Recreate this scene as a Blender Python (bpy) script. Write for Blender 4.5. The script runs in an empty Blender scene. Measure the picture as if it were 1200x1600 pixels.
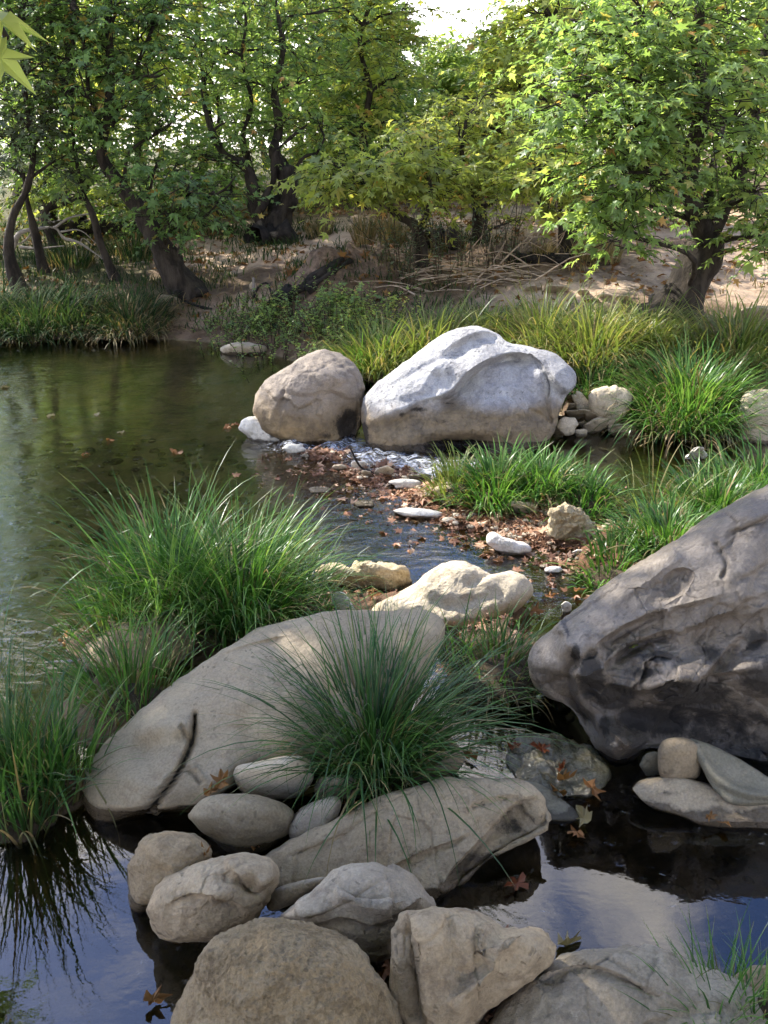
import bpy, math, random
import numpy as np
from mathutils import Vector
from mathutils.bvhtree import BVHTree

SC = bpy.context.scene
COL = SC.collection
# ------------------------------------------------------------------ camera
CAM_H, PITCH, FPX = 1.8, math.radians(21.5), 1443.0      # eye height, tilt, focal length in photo pixels (1200x1600)
cam_d = bpy.data.cameras.new("camera")
cam_d.sensor_fit = 'VERTICAL'
cam_d.angle_y = 2*math.atan(800/FPX)
cam_d.clip_start, cam_d.clip_end = 0.05, 600
cam = bpy.data.objects.new("camera", cam_d)
cam.location = (0, 0, CAM_H)
cam.rotation_euler = (math.pi/2-PITCH, 0, 0)
COL.objects.link(cam)
SC.camera = cam
# ------------------------------------------------------------------ sun, sky, exposure
SUN = Vector((-0.74, 0.50, 0.78)).normalized()
sun_el = math.asin(SUN.z); sun_az = math.atan2(SUN.x, SUN.y)
sd = bpy.data.lights.new("sun", 'SUN'); sd.energy = 5.0; sd.angle = math.radians(0.5); sd.color = (1, .95, .86)
so = bpy.data.objects.new("sun", sd); COL.objects.link(so)
so.rotation_euler = SUN.to_track_quat('Z', 'Y').to_euler()
W = bpy.data.worlds.new("World"); SC.world = W; W.use_nodes = True
SC.view_settings.view_transform = 'Standard'; SC.view_settings.look = 'None'
SC.view_settings.exposure = 1.45; SC.view_settings.gamma = 1; SC.view_settings.use_curve_mapping = False
cy = SC.cycles
cy.max_bounces = 6; cy.diffuse_bounces = 4; cy.glossy_bounces = 2; cy.transmission_bounces = 4; cy.transparent_max_bounces = 6
cy.sample_clamp_indirect = 4; cy.caustics_reflective = False; cy.caustics_refractive = False
cy.use_denoising = True; cy.use_adaptive_sampling = True; cy.adaptive_threshold = .025


class NT:
    """small helper for node trees"""
    def __init__(s, tree):
        s.t = tree; s.t.nodes.clear()
    def __call__(s, typ, ins=None, **props):
        n = s.t.nodes.new(typ)
        for k, v in props.items(): setattr(n, k, v)
        for k, v in (ins or {}).items():
            sock = n.inputs[k]
            if isinstance(v, bpy.types.NodeSocket): s.t.links.new(v, sock)
            else: sock.default_value = v
        return n
    def math(s, op, a, b=0.0, c=0.0, clamp=False):
        return s('ShaderNodeMath', {0: a, 1: b, 2: c}, operation=op, use_clamp=clamp).outputs[0]
    def mix(s, f, a, b, blend='MIX'):
        def c(v): return v if isinstance(v, bpy.types.NodeSocket) else (tuple(v)+(1,))[:4]
        n = s('ShaderNodeMix', {0: f, 6: c(a), 7: c(b)}, data_type='RGBA', blend_type=blend)
        return n.outputs[2]
    def noise(s, vec, scale, detail=4, rough=.55, dist=0.0):
        return s('ShaderNodeTexNoise', {'Vector': vec, 'Scale': scale, 'Detail': detail, 'Roughness': rough, 'Distortion': dist}).outputs[0]
    def mrange(s, v, a, b, c=0.0, d=1.0, smooth=True):
        n = s('ShaderNodeMapRange', {0: v, 1: a, 2: b, 3: c, 4: d}, interpolation_type='SMOOTHSTEP' if smooth else 'LINEAR')
        return n.outputs[0]
    def ramp(s, v, stops):
        n = s('ShaderNodeValToRGB', {0: v}); e = n.color_ramp.elements
        while len(e) < len(stops): e.new(.5)
        for q, (p, c) in zip(e, stops): q.position = p; q.color = (tuple(c)+(1,))[:4]
        return n.outputs[0]


# sky: Nishita daylight with broken cloud
nt = NT(W.node_tree)
sky = nt('ShaderNodeTexSky', sky_type='NISHITA', sun_disc=False, sun_elevation=sun_el, sun_rotation=sun_az)
sky.air_density = 1.0; sky.dust_density = 1.2
tc = nt('ShaderNodeTexCoord').outputs['Generated']
sx = nt('ShaderNodeSeparateXYZ', {0: tc})
zz = nt.math('ADD', nt.math('MAXIMUM', sx.outputs[2], 0.0), .22)
cv = nt('ShaderNodeCombineXYZ', {0: nt.math('DIVIDE', sx.outputs[0], zz), 1: nt.math('DIVIDE', sx.outputs[1], zz), 2: 3.36})
cn = nt.noise(cv.outputs[0], 1.55, 9, .56, .25)
cover = nt.mrange(cn, .525, .665)
low = nt.mrange(sx.outputs[2], .05, .40, 1.0, 0.0)
cover = nt.math('MAXIMUM', cover, nt.math('MULTIPLY', low, .85), clamp=True)
cshade = nt.mrange(nt.noise(cv.outputs[0], 2.6, 6, .6), .35, .65, 10.0, 19.0)
cloud = nt('ShaderNodeCombineXYZ', {0: nt.math('MULTIPLY', cshade, 1.08), 1: cshade, 2: nt.math('MULTIPLY', cshade, .90)})
skyc = nt.mix(cover, nt.mix(1.0, sky.outputs[0], (1.0, 1.2, 1.75), 'MULTIPLY'), cloud.outputs[0])
bg = nt('ShaderNodeBackground', {'Color': skyc, 'Strength': 0.10})
nt('ShaderNodeOutputWorld', {'Surface': bg.outputs[0]})

# ------------------------------------------------------------------ pixel -> world and noise
cT, sT = math.cos(PITCH), math.sin(PITCH)
def rays(px, py):
    px = np.asarray(px, float); py = np.asarray(py, float)
    x = (px-600)/FPX; u = (800-py)/FPX
    return np.stack([x, cT+u*sT, -sT+u*cT], -1)
def at_z(px, py, z=0.0):
    d = rays(px, py); t = (np.asarray(z)-CAM_H)/d[..., 2]
    return d*t[..., None]+np.array([0, 0, CAM_H])
def at_y(px, py, Y):
    d = rays(px, py); t = np.asarray(Y)/d[..., 1]
    return d*np.asarray(t)[..., None]+np.array([0, 0, CAM_H])

_perm = np.random.RandomState(11).permutation(256); _perm = np.concatenate([_perm, _perm, _perm])
_grad = np.random.RandomState(5).normal(size=(256, 3)); _grad /= np.linalg.norm(_grad, axis=1)[:, None]
def perlin(P):
    P = np.asarray(P, float); I = np.floor(P).astype(int); f = P-I
    w = f*f*f*(f*(f*6-15)+10); I &= 255; out = 0
    for dx in (0, 1):
        for dy in (0, 1):
            for dz in (0, 1):
                h = _perm[_perm[_perm[(I[..., 0]+dx) & 255]+((I[..., 1]+dy) & 255)]+((I[..., 2]+dz) & 255)]
                g = _grad[h]; d = f-np.array([dx, dy, dz])
                ww = (w[..., 0] if dx else 1-w[..., 0])*(w[..., 1] if dy else 1-w[..., 1])*(w[..., 2] if dz else 1-w[..., 2])
                out = out+ww*(g*d).sum(-1)
    return out*1.5
def fbm(P, octv=4, gain=.5):
    a, s, o = 1.0, 1.0, 0
    for k in range(octv):
        o = o+a*perlin(P*s+k*17.3); a *= gain; s *= 2.03
    return o
def ridged(P, octv=4, gain=.5):
    a, s, o, n = 1.0, 1.0, 0, 0
    for k in range(octv):
        o = o+a*(1-np.abs(perlin(P*s+k*9.1))*1.6)**2; n += a; a *= gain; s *= 2.1
    return o/n
def facets(P, seed=0):
    """worley-type value: random tilt planes per cell -> broken faces"""
    I = np.floor(P).astype(int); best = np.full(P.shape[0], 9e9); second = best.copy(); val = np.zeros(P.shape[0])
    for dx in (-1, 0, 1):
        for dy in (-1, 0, 1):
            for dz in (-1, 0, 1):
                C = I+np.array([dx, dy, dz]); h = _perm[_perm[_perm[(C[:, 0]+seed) & 255]+(C[:, 1] & 255)]+(C[:, 2] & 255)]
                o = C+.5+_grad[h]*.42; dv = P-o; d = (dv**2).sum(-1)
                v = (dv*_grad[(h+77) & 255]).sum(-1)+(h/255.0-.5)*.6
                m = d < best
                second = np.where(m, best, np.minimum(second, d)); val = np.where(m, v, val); best = np.where(m, d, best)
    return val, np.sqrt(second)-np.sqrt(best)

# ------------------------------------------------------------------ object helpers
def tag(o, label=None, cat=None, group=None, kind=None):
    for k, v in (('label', label), ('category', cat), ('group', group), ('kind', kind)):
        if v: o[k] = v
    return o
def empty(name, loc):
    o = bpy.data.objects.new(name, None); o.location = loc; o.empty_display_size = .1; COL.objects.link(o); return o
def mesh_obj(name, V, Fc, mat, parent=None, loc=(0, 0, 0), smooth=False, attrs=None):
    """V (n,3) world coords; Fc (m,k) array or list of such arrays; loc becomes the origin"""
    me = bpy.data.meshes.new(name)
    V = np.asarray(V, np.float32)-np.asarray(loc, np.float32)
    Fl = [np.asarray(f, np.int32) for f in (Fc if isinstance(Fc, list) else [Fc]) if len(f)]
    tot = sum(f.shape[0] for f in Fl); nl = sum(f.size for f in Fl)
    me.vertices.add(len(V)); me.vertices.foreach_set('co', V.ravel())
    me.loops.add(nl); me.loops.foreach_set('vertex_index', np.concatenate([f.ravel() for f in Fl]))
    me.polygons.add(tot)
    sizes = np.concatenate([np.full(f.shape[0], f.shape[1], np.int32) for f in Fl])
    me.polygons.foreach_set('loop_start', np.concatenate([[0], np.cumsum(sizes)[:-1]]).astype(np.int32))
    for k, v in (attrs or {}).items():
        me.attributes.new(k, 'FLOAT', 'POINT').data.foreach_set('value', np.asarray(v, np.float32))
    me.update(calc_edges=True)
    me.polygons.foreach_set('use_smooth', np.full(tot, smooth, bool))
    if mat: me.materials.append(mat)
    o = bpy.data.objects.new(name, me); COL.objects.link(o)
    if parent:
        o.parent = parent; o.location = Vector(loc)-parent.location
    else: o.location = loc
    return o
def norm(a): return a/np.maximum(np.linalg.norm(a, axis=-1, keepdims=True), 1e-9)
def cat_mesh(parts):
    """join [(V, F)] into one V, F list"""
    Vs, Fs, o = [], {}, 0
    for V, Fa in parts:
        for f in (Fa if isinstance(Fa, list) else [Fa]):
            if len(f): Fs.setdefault(f.shape[1], []).append(f+o)
        Vs.append(V); o += len(V)
    return np.concatenate(Vs), [np.concatenate(v) for v in Fs.values()]
def smooth_path(P, n):
    P = np.asarray(P, float); m = len(P)
    if m < 3: 
        t = np.linspace(0, 1, n)[:, None]; return P[0]*(1-t)+P[-1]*t
    Q = np.concatenate([[2*P[0]-P[1]], P, [2*P[-1]-P[-2]]])
    u = np.linspace(0, m-1-1e-6, n); i = u.astype(int); f = (u-i)[:, None]
    a, b, c, d = Q[i], Q[i+1], Q[i+2], Q[i+3]
    return .5*((2*b)+(c-a)*f+(2*a-5*b+4*c-d)*f**2+(3*b-a-3*c+d)*f**3)
def tube(P, r0, r1, n=None, sides=8, wob=0.0, seed=0, flare=0.0):
    n = n or max(4, len(P)*4)
    C = smooth_path(P, n); T = norm(np.gradient(C, axis=0))
    ref = np.array([1, 0, 0]) if abs(T[0][0]) < .8 else np.array([0, 1, 0])
    A = norm(np.cross(T, ref)); B = np.cross(T, A)
    t = np.linspace(0, 1, n); R = r0+(r1-r0)*t**.8+flare*np.exp(-t*9)
    ang = np.linspace(0, 2*math.pi, sides, endpoint=False)
    ring = np.cos(ang)[None, :, None]*A[:, None]+np.sin(ang)[None, :, None]*B[:, None]
    V = C[:, None]+ring*R[:, None, None]
    if wob:
        w = fbm(V.reshape(-1, 3)*np.array([5, 5, 2.2])+seed*3.1, 3).reshape(n, sides)
        V = V+ring*(w*R[:, None]*wob)[..., None]
    V = V.reshape(-1, 3)
    i = np.arange(n-1)[:, None]*sides; j = np.arange(sides)[None]; j2 = (j+1) % sides
    Fq = np.stack([i+j, i+j2, i+sides+j2, i+sides+j], -1).reshape(-1, 4)
    caps = np.stack([np.full(sides, len(V)), (n-1)*sides+np.arange(sides), (n-1)*sides+(np.arange(sides)+1) % sides], -1)
    V = np.concatenate([V, [C[-1]+T[-1]*R[-1]*.5]])
    return V, [Fq, caps]

# ------------------------------------------------------------------ materials
def new_mat(name):
    m = bpy.data.materials.new(name); m.use_nodes = True
    return m, NT(m.node_tree)
def out(n, shader, disp=None):
    n('ShaderNodeOutputMaterial', {'Surface': shader})
def rock_mat(name, c1, c2, c3, tide=None, tide_col=(.15, .10, .06), rough=.78, bump=.5, wet=.03, fine=1.0, stain_shade_col=(.02, .016, .012), tide_w=.12, spec=.35, warm=(.94, .885, .775)):
    m, n = new_mat(name)
    co = n('ShaderNodeTexCoord').outputs['Object']
    rnd = n('ShaderNodeObjectInfo').outputs['Random']
    v = n('ShaderNodeVectorMath', {0: co, 1: n('ShaderNodeCombineXYZ', {0: n.math('MULTIPLY', rnd, 31), 1: n.math('MULTIPLY', rnd, 17), 2: 0.0}).outputs[0]}, operation='ADD').outputs[0]
    big = n.noise(v, 3.0, 5, .6, .6)
    c = n.mix(n.mrange(big, .38, .62), c1, c2)
    mid = n.noise(v, 13.0, 8, .68)
    c = n.mix(n.mrange(mid, .5, .68, 0, .75), c, c3)
    c = n.mix(n.mrange(n.noise(v, 8.0, 6, .72, .3), .56, .72, 0, .5), c, tuple(x*.45 for x in c1))
    sp = n.noise(v, 130.0, 4, .7)
    spm = n.mrange(sp, .32, .68, .82, 1.12)
    c = n.mix(1.0, c, n('ShaderNodeCombineXYZ', {0: spm, 1: spm, 2: spm}).outputs[0], 'MULTIPLY')
    vs = n.noise(v, 240.0, 2, .6)
    c = n.mix(n.mrange(vs, .64, .74, 0, .3), c, tuple(x*.35 for x in c1))
    tint = n.mrange(rnd, 0, 1, .86, 1.1, False)
    c = n.mix(1.0, c, n('ShaderNodeCombineXYZ', {0: tint, 1: tint, 2: n.mrange(rnd, 0, 1, .84, 1.14, False)}).outputs[0], 'MULTIPLY')
    wv = n('ShaderNodeVectorMath', {0: v, 1: n('ShaderNodeVectorMath', {0: n('ShaderNodeTexNoise', {'Vector': v, 'Scale': 5.0, 'Detail': 5}).outputs[1], 'Scale': .22}, operation='SCALE').outputs[0]}, operation='ADD').outputs[0]
    crack = n.mrange(n('ShaderNodeTexVoronoi', {'Vector': wv, 'Scale': 3.6}, feature='DISTANCE_TO_EDGE').outputs['Distance'], 0, .011, 1, 0)
    crack = n.math('MULTIPLY', crack, n.mrange(n.noise(v, 6.0, 4, .6), .53, .62))
    pit = n.mrange(n('ShaderNodeTexVoronoi', {'Vector': wv, 'Scale': 34.0}, feature='F1').outputs['Distance'], .12, .24, 1, 0)
    pit = n.math('MULTIPLY', pit, n.mrange(n.noise(v, 5.0, 4, .6), .48, .6))
    marks = n.math('MAXIMUM', n.math('MULTIPLY', crack, .4), n.math('MULTIPLY', pit, .6))
    c = n.mix(marks, c, tuple(x*.32 for x in c1))
    c = n.mix(n.mrange(n.noise(v, 16.0, 9, .75), .60, .66, 0, .32), c, tuple(min(1, x*1.35) for x in c2))
    c = n.mix(1.0, c, warm, 'MULTIPLY')
    pz = n('ShaderNodeSeparateXYZ', {0: n('ShaderNodeNewGeometry').outputs['Position']}).outputs[2]
    zj = n.math('ADD', pz, n.math('MULTIPLY', n.math('SUBTRACT', n.noise(v, 9.0, 5, .65), .5), .07))
    if tide:
        zt = n.math('ADD', pz, n.math('MULTIPLY', n.math('SUBTRACT', n.noise(v, 3.2, 6, .7), .5), .16))
        tm = n.mrange(zt, tide-tide_w*.5, tide+tide_w*.5, 1, 0)
        tcl = n.mix(n.mrange(n.noise(v, 7.0, 8, .75), .36, .62), tide_col, tuple(x*2.1 for x in tide_col))
        c = n.mix(n.math('MULTIPLY', tm, .88), c, tcl)
    st = n('ShaderNodeAttribute', attribute_name='stain_shade').outputs['Fac']
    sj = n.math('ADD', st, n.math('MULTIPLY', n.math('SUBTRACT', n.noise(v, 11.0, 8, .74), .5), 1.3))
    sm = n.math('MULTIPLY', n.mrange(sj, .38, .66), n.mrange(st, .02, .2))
    c = n.mix(n.math('MULTIPLY', sm, .9), c, stain_shade_col)
    wm = n.mrange(zj, wet, wet+.012, 1, 0)
    c = n.mix(n.math('MULTIPLY', wm, .8), c, n.mix(1.0, c, (.16, .14, .12), 'MULTIPLY'))
    r = n.mix(n.math('MULTIPLY', sm, .9), (rough,)*3, (.8,)*3)
    r = n.mix(wm, r, (.22,)*3)
    h = n.math('ADD', n.math('MULTIPLY', n.noise(v, 22.0, 8, .7), .9), n.math('MULTIPLY', n.noise(v, 110.0, 4, .7), .24*fine))
    h = n.math('ADD', h, n.math('MULTIPLY', n.mrange(n.noise(v, 6.0, 9, .72, .2), .44, .5), .25))
    h = n.math('SUBTRACT', h, n.math('MULTIPLY', marks, .5))
    b = n('ShaderNodeBump', {'Strength': bump, 'Distance': .024, 'Height': h}).outputs[0]
    p = n('ShaderNodeBsdfPrincipled', {'Base Color': c, 'Roughness': r, 'Normal': b, 'Specular IOR Level': spec})
    out(n, p.outputs[0]); return m
def leafy_mat(name, stops, trans=.4, rough=.45, attr=False, root=(.16, .13, .05), spec=.35, bright=1.0):
    """blade or leaf: one colour per island, light coming through"""
    m, n = new_mat(name)
    g = n('ShaderNodeNewGeometry')
    c = n.ramp(g.outputs['Random Per Island'], stops)
    co = n('ShaderNodeTexCoord').outputs['Object']
    k = n.mrange(n.noise(co, 1.6, 3, .5), .3, .7, .8, 1.2)
    c = n.mix(1.0, c, n('ShaderNodeCombineXYZ', {0: k, 1: k, 2: k}).outputs[0], 'MULTIPLY')
    if attr:
        t = n('ShaderNodeAttribute', attribute_name='along').outputs['Fac']
        c = n.mix(n.mrange(t, .0, .28, .8, 0), c, root)
        c = n.mix(n.math('MULTIPLY', n.mrange(t, .78, 1.0, 0, .75), n.mrange(n.noise(co, 9.0, 2, .5), .45, .6)), c, (.30, .23, .10))
    p = n('ShaderNodeBsdfPrincipled', {'Base Color': c, 'Roughness': rough, 'Specular IOR Level': spec})
    tcol = n.mix(1.0, c, (1.22*bright, 1.22*bright, .62*bright), 'MULTIPLY')
    tr = n('ShaderNodeBsdfTranslucent', {'Color': tcol})
    ms = n('ShaderNodeMixShader', {0: trans, 1: p.outputs[0], 2: tr.outputs[0]})
    out(n, ms.outputs[0]); return m
def simple_mat(name, c1, c2, scale=8, rough=.8, bump=.4, spec=.3, stretch=(1, 1, 1), bscale=3.0):
    m, n = new_mat(name)
    co = n('ShaderNodeTexCoord').outputs['Object']
    v = n('ShaderNodeMapping', {'Vector': co, 'Scale': stretch}).outputs[0]
    a = n.noise(v, scale, 6, .65)
    c = n.mix(n.mrange(a, .36, .64), c1, c2)
    h = n.noise(v, scale*bscale, 7, .7)
    b = n('ShaderNodeBump', {'Strength': bump, 'Distance': .03, 'Height': h}).outputs[0]
    p = n('ShaderNodeBsdfPrincipled', {'Base Color': c, 'Roughness': rough, 'Normal': b, 'Specular IOR Level': spec})
    out(n, p.outputs[0]); return m

M = {}
M['white_rock'] = rock_mat('pale_limestone', (.345, .34, .345), (.52, .515, .50), (.25, .25, .26), tide=.27, tide_col=(.12, .083, .038), bump=.85, wet=.06, warm=(1, .98, .95))
M['tan_boulder'] = rock_mat('stained_limestone', (.29, .25, .21), (.21, .185, .165), (.15, .13, .115), tide=.24, tide_col=(.13, .09, .042), bump=.6, wet=.04, tide_w=.3)
M['pale_stone'] = rock_mat('pale_river_stone', (.50, .43, .33), (.62, .55, .44), (.38, .31, .22), bump=.5, wet=.015)
M['chalk_stone'] = rock_mat('chalky_stone', (.68, .67, .64), (.76, .74, .70), (.52, .50, .46), bump=.4, wet=.008)
M['yellow_stone'] = rock_mat('yellowish_stone', (.50, .42, .28), (.60, .52, .37), (.36, .29, .18), bump=.8, wet=.02)
M['beige_rock'] = rock_mat('beige_river_rock', (.35, .28, .19), (.43, .355, .25), (.23, .175, .115), bump=.6, wet=.04)
M['grey_rock'] = rock_mat('grey_river_rock', (.32, .275, .215), (.41, .365, .295), (.21, .175, .135), bump=.55, wet=.045)
M['smooth_rock'] = rock_mat('smooth_river_rock', (.37, .315, .225), (.31, .26, .185), (.26, .205, .14), bump=.26, wet=.045, fine=.6)
M['rough_rock'] = rock_mat('pitted_rock', (.33, .25, .145), (.43, .35, .23), (.20, .145, .08), bump=1.0, wet=.03, fine=2.2)
M['dark_boulder'] = rock_mat('dark_boulder_stone', (.225, .195, .165), (.17, .145, .12), (.12, .10, .08), rough=.44, bump=.5, wet=.03, spec=.5)
M['wet_rock'] = rock_mat('wet_rock', (.16, .145, .10), (.10, .095, .06), (.22, .20, .16), rough=.16, bump=.5, wet=-1, spec=.8)
M['green_rock'] = rock_mat('mossy_slab', (.24, .22, .165), (.17, .16, .115), (.31, .28, .22), rough=.5, bump=.5, wet=.02)
M['grass'] = leafy_mat('sedge_green', [(0, (0.028, 0.085, 0.018)), (.3, (0.052, 0.135, 0.024)), (.65, (0.088, 0.195, 0.036)), (.9, (0.152, 0.270, 0.065)), (1, (0.224, 0.250, 0.100))], .42, .34, True, bright=1.05)
M['grass_deep'] = leafy_mat('sedge_deep_green', [(0, (.025, .065, .018)), (.4, (.038, .095, .024)), (.8, (.06, .14, .033)), (.96, (.10, .18, .045)), (1, (.2, .18, .07))], .36, .36, True)
M['grass_yellow'] = leafy_mat('sedge_yellow_green', [(0, (.08, .13, .028)), (.35, (.13, .18, .04)), (.7, (.19, .23, .06)), (.88, (.27, .26, .10)), (1, (.36, .28, .13))], .42, .42, True, root=(.06, .08, .02))
M['grass_dry'] = leafy_mat('dry_grass', [(0, (.10, .10, .035)), (.4, (.17, .14, .06)), (.75, (.26, .19, .09)), (1, (.32, .22, .12))], .3, .6, True)
M['grass_dark'] = leafy_mat('shaded_sedge', [(0, (.018, .040, .016)), (.5, (.03, .062, .022)), (1, (.06, .09, .03))], .3, .75, True, spec=.1)  # shade of the left bank put into the blade colour
M['thatch'] = simple_mat('sedge_root_thatch', (.045, .032, .018), (.10, .07, .04), 30, .9, .8)
M['leaf'] = leafy_mat('plane_leaf', [(0, (0.112, 0.162, 0.070)), (.45, (0.155, 0.234, 0.083)), (.8, (0.222, 0.307, 0.102)), (.97, (0.317, 0.365, 0.122)), (1, (0.390, 0.219, 0.092))], .5, .42, bright=1.72)
M['leaf_dark'] = leafy_mat('dark_plane_leaf', [(0, (0.087, 0.141, 0.053)), (.5, (0.119, 0.201, 0.061)), (.9, (0.168, 0.269, 0.073)), (1, (0.321, 0.210, 0.065))], .42, .42, bright=1.38)
M['leaf_light'] = leafy_mat('yellow_green_plane_leaf', [(0, (0.165, 0.205, 0.066)), (.45, (0.238, 0.276, 0.078)), (.85, (0.322, 0.352, 0.094)), (.97, (0.415, 0.377, 0.118)), (1, (0.401, 0.211, 0.081))], .52, .42, bright=1.84)
M['leaf_grey'] = leafy_mat('grey_green_leaf', [(0, (0.072, 0.102, 0.060)), (.5, (0.108, 0.144, 0.084)), (1, (0.168, 0.204, 0.120))], .4, .5)
M['leaf_far'] = leafy_mat('far_leaf', [(0, (0.142, 0.201, 0.076)), (.5, (0.205, 0.277, 0.095)), (.9, (0.286, 0.344, 0.126)), (1, (0.372, 0.300, 0.118))], .5, .5, bright=1.72)
M['fallen'] = leafy_mat('fallen_leaf_brown', [(0, (.12, .05, .014)), (.4, (.19, .085, .022)), (.75, (.26, .125, .035)), (1, (.33, .20, .08))], .2, .6, bright=.8)
M['fallen_orange'] = leafy_mat('fallen_leaf_orange', [(0, (.26, .105, .03)), (1, (.36, .17, .06))], .25, .5, bright=.8)
M['fallen_yellow'] = leafy_mat('fallen_leaf_yellow', [(0, (.38, .22, .04)), (1, (.42, .27, .06))], .25, .5, bright=.8)
M['fallen_pale'] = leafy_mat('fallen_leaf_pale', [(0, (.38, .29, .14)), (1, (.44, .35, .18))], .25, .5, bright=.8)
M['fallen_red'] = leafy_mat('fallen_leaf_red', [(0, (.16, .045, .016)), (1, (.20, .06, .02))], .25, .4, bright=.8)
M['litter'] = leafy_mat('red_brown_litter', [(0, (.12, .055, .028)), (.4, (.24, .11, .055)), (.75, (.36, .19, .10)), (1, (.46, .33, .22))], .15, .55, bright=.8)
M['bark'] = simple_mat('dark_bark', (.018, .014, .011), (.06, .048, .036), 9, .9, 1.0, .2, (1, 1, .35))
M['bark_pale'] = simple_mat('grey_bark', (.06, .052, .042), (.13, .115, .095), 7, .9, .8, .2, (1, 1, .4))
M['dead_wood'] = simple_mat('bleached_dead_wood', (.22, .19, .16), (.34, .30, .26), 14, .85, .5, .2, (1, 1, 1))
M['twig'] = simple_mat('dry_twig', (.28, .20, .13), (.46, .36, .26), 20, .85, .4)
M['char'] = simple_mat('rotten_dark_wood', (.010, .009, .008), (.04, .032, .026), 10, .9, 1.0, .25)
M['plastic'] = None
# ------------------------------------------------------------------ terrain
_sx = [-20, -6, -4, -1.72, -1.0, -.2, .5, 1.3, 1.66, 2.4, 5, 20]
_sy = [9.6, 9.6, 9.4, 9.2, 8.5, 7.6, 7.2, 6.65, 5.95, 5.85, 6.2, 6.4]
MOUNDS = []      # (x, y, rx, ry, h, litter)
def mound(px, py, rx, ry, h, lit=0.0):
    c = at_z(px, py, 0.0); MOUNDS.append((c[0], c[1], rx, ry, h, lit))
mound(330, 985, .62, .34, .10, .2); mound(200, 1000, .35, .22, .05, .2); mound(190, 1110, .30, .30, .07, .3)
mound(50, 1240, .28, .20, .04, .2); mound(600, 1180, .32, .22, .10, .4); mound(770, 1040, .24, .28, .10, .4)
mound(790, 775, .55, .30, .09, .9); mound(880, 790, .40, .32, .08, .9); mound(850, 835, .32, .26, .02, 1); mound(700, 775, .45, .22, .025, 1)
mound(600, 745, .38, .22, .02, 1); mound(520, 715, .30, .16, .012, 1); mound(760, 815, .4, .22, .006, 1)
mound(1010, 870, .42, .42, .10, .2); mound(1090, 815, .45, .4, .06, .2); mound(1180, 770, .5, .4, .05, .2)
mound(930, 650, .42, .40, .03, 0); mound(860, 890, .28, .22, -.02, 1); mound(640, 960, .7, .22, .05, .5)
mound(1150, 1565, .2, .2, .0, .3); mound(560, 1400, .35, .4, -.03, .2); mound(780, 1560, .3, .25, .02, .4)
MOUNDS.append((-6.6, 5.0, 2.6, 3.4, .5, .3)); MOUNDS.append((.2, -1.9, 3.4, 1.5, .35, .2)); MOUNDS.append((5.2, 2.6, 2.4, 3.2, .4, .2))
HILLS = [(560, 455, .7, .5, .34), (500, 470, .35, .35, .22)]
def base_h(x, y):
    d = y-np.interp(x, _sx, _sy)+.22*perlin(np.stack([x*.9, y*.9, x*0], -1))
    z = np.interp(d, [-4, -1.2, -.35, 0, .15, .8, 2.2, 4.6, 9, 20, 60, 130], [-.42, -.30, -.13, 0, .10, .30, .46, .74, .95, 1.25, 1.6, 1.75])
    return z, d
def gh(x, y):
    x = np.asarray(x, float); y = np.asarray(y, float)
    z, d = base_h(x, y)
    P = np.stack([x, y, x*0], -1)
    rough = np.clip((d+.2)*1.2, .25, 1.0)
    z = z+rough*(.05*fbm(P*1.7, 4)+.02*fbm(P*6.1, 3))
    shp = z.shape; x = x.ravel(); y = y.ravel(); z = z.ravel(); P = P.reshape(-1, 3)
    for (cx, cy_, rx, ry, h, l) in MOUNDS:
        q = np.sqrt(((x-cx)/rx)**2+((y-cy_)/ry)**2); i = np.nonzero(q < 1.55)[0]
        if not len(i): continue
        s = np.clip((q[i]-.45)/1.1, 0, 1); s = s*s*(3-2*s)
        z[i] = np.maximum(z[i], h-(h+.34)*s+.03*fbm(P[i]*5, 3)*(1-s))
    for (hx, hy, rx, ry, h) in HILLW:
        q = ((x-hx)/rx)**2+((y-hy)/ry)**2
        i = np.nonzero(q < 7)[0]
        if len(i): z[i] += np.exp(-q[i])*(h+.10*fbm(P[i]*4.2, 4))
    return z.reshape(shp)
HILLW = []
def ground_hit(px, py):
    d = rays(px, py); t = np.geomspace(1.2, 80, 160)
    for _ in range(3):
        X = d[None]*t[:, None]; Z = X[:, 2]+CAM_H
        g = gh(X[:, 0], X[:, 1]); below = Z <= g; k = int(np.argmax(below)) if below.any() else len(t)-1
        t0, t1 = t[max(0, k-1)], t[k]; t = np.linspace(t0, t1, 14)
    p = X[k].copy(); p[2] = g[k]; return p
_h = [ground_hit(a[0], a[1]) for a in HILLS]
HILLW += [(p[0], p[1]+.2, a[2], a[3], a[4]) for p, a in zip(_h, HILLS)]

def axis(lo, a, b, hi, fine, n_out):
    g = np.geomspace(1, 1+(a-lo), n_out)[1:]-1; h = np.geomspace(1, 1+(hi-b), n_out)[1:]-1
    return np.concatenate([(a-g)[::-1], np.arange(a, b, fine), b+h])
gx = axis(-130, -4.5, 4.6, 130, .045, 46); gy = axis(-25, .8, 11.5, 190, .045, 50)
GX, GY = np.meshgrid(gx, gy)
GZ = gh(GX.ravel(), GY.ravel())
gv = np.stack([GX.ravel(), GY.ravel(), GZ], -1)
nx, ny = len(gx), len(gy)
ii = (np.arange(ny-1)[:, None]*nx+np.arange(nx-1)[None]).ravel()
gf = np.stack([ii, ii+1, ii+nx+1, ii+nx], -1)
_, gd = base_h(gv[:, 0], gv[:, 1])
wob = fbm(gv*np.array([.5, .8, 0])+3, 4)
path = np.exp(-(((gv[:, 1]-(13.0+.06*gv[:, 0]))/1.75)**4))*np.clip(.5+gv[:, 0]*.35+1.0+wob, 0, 1)
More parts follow.
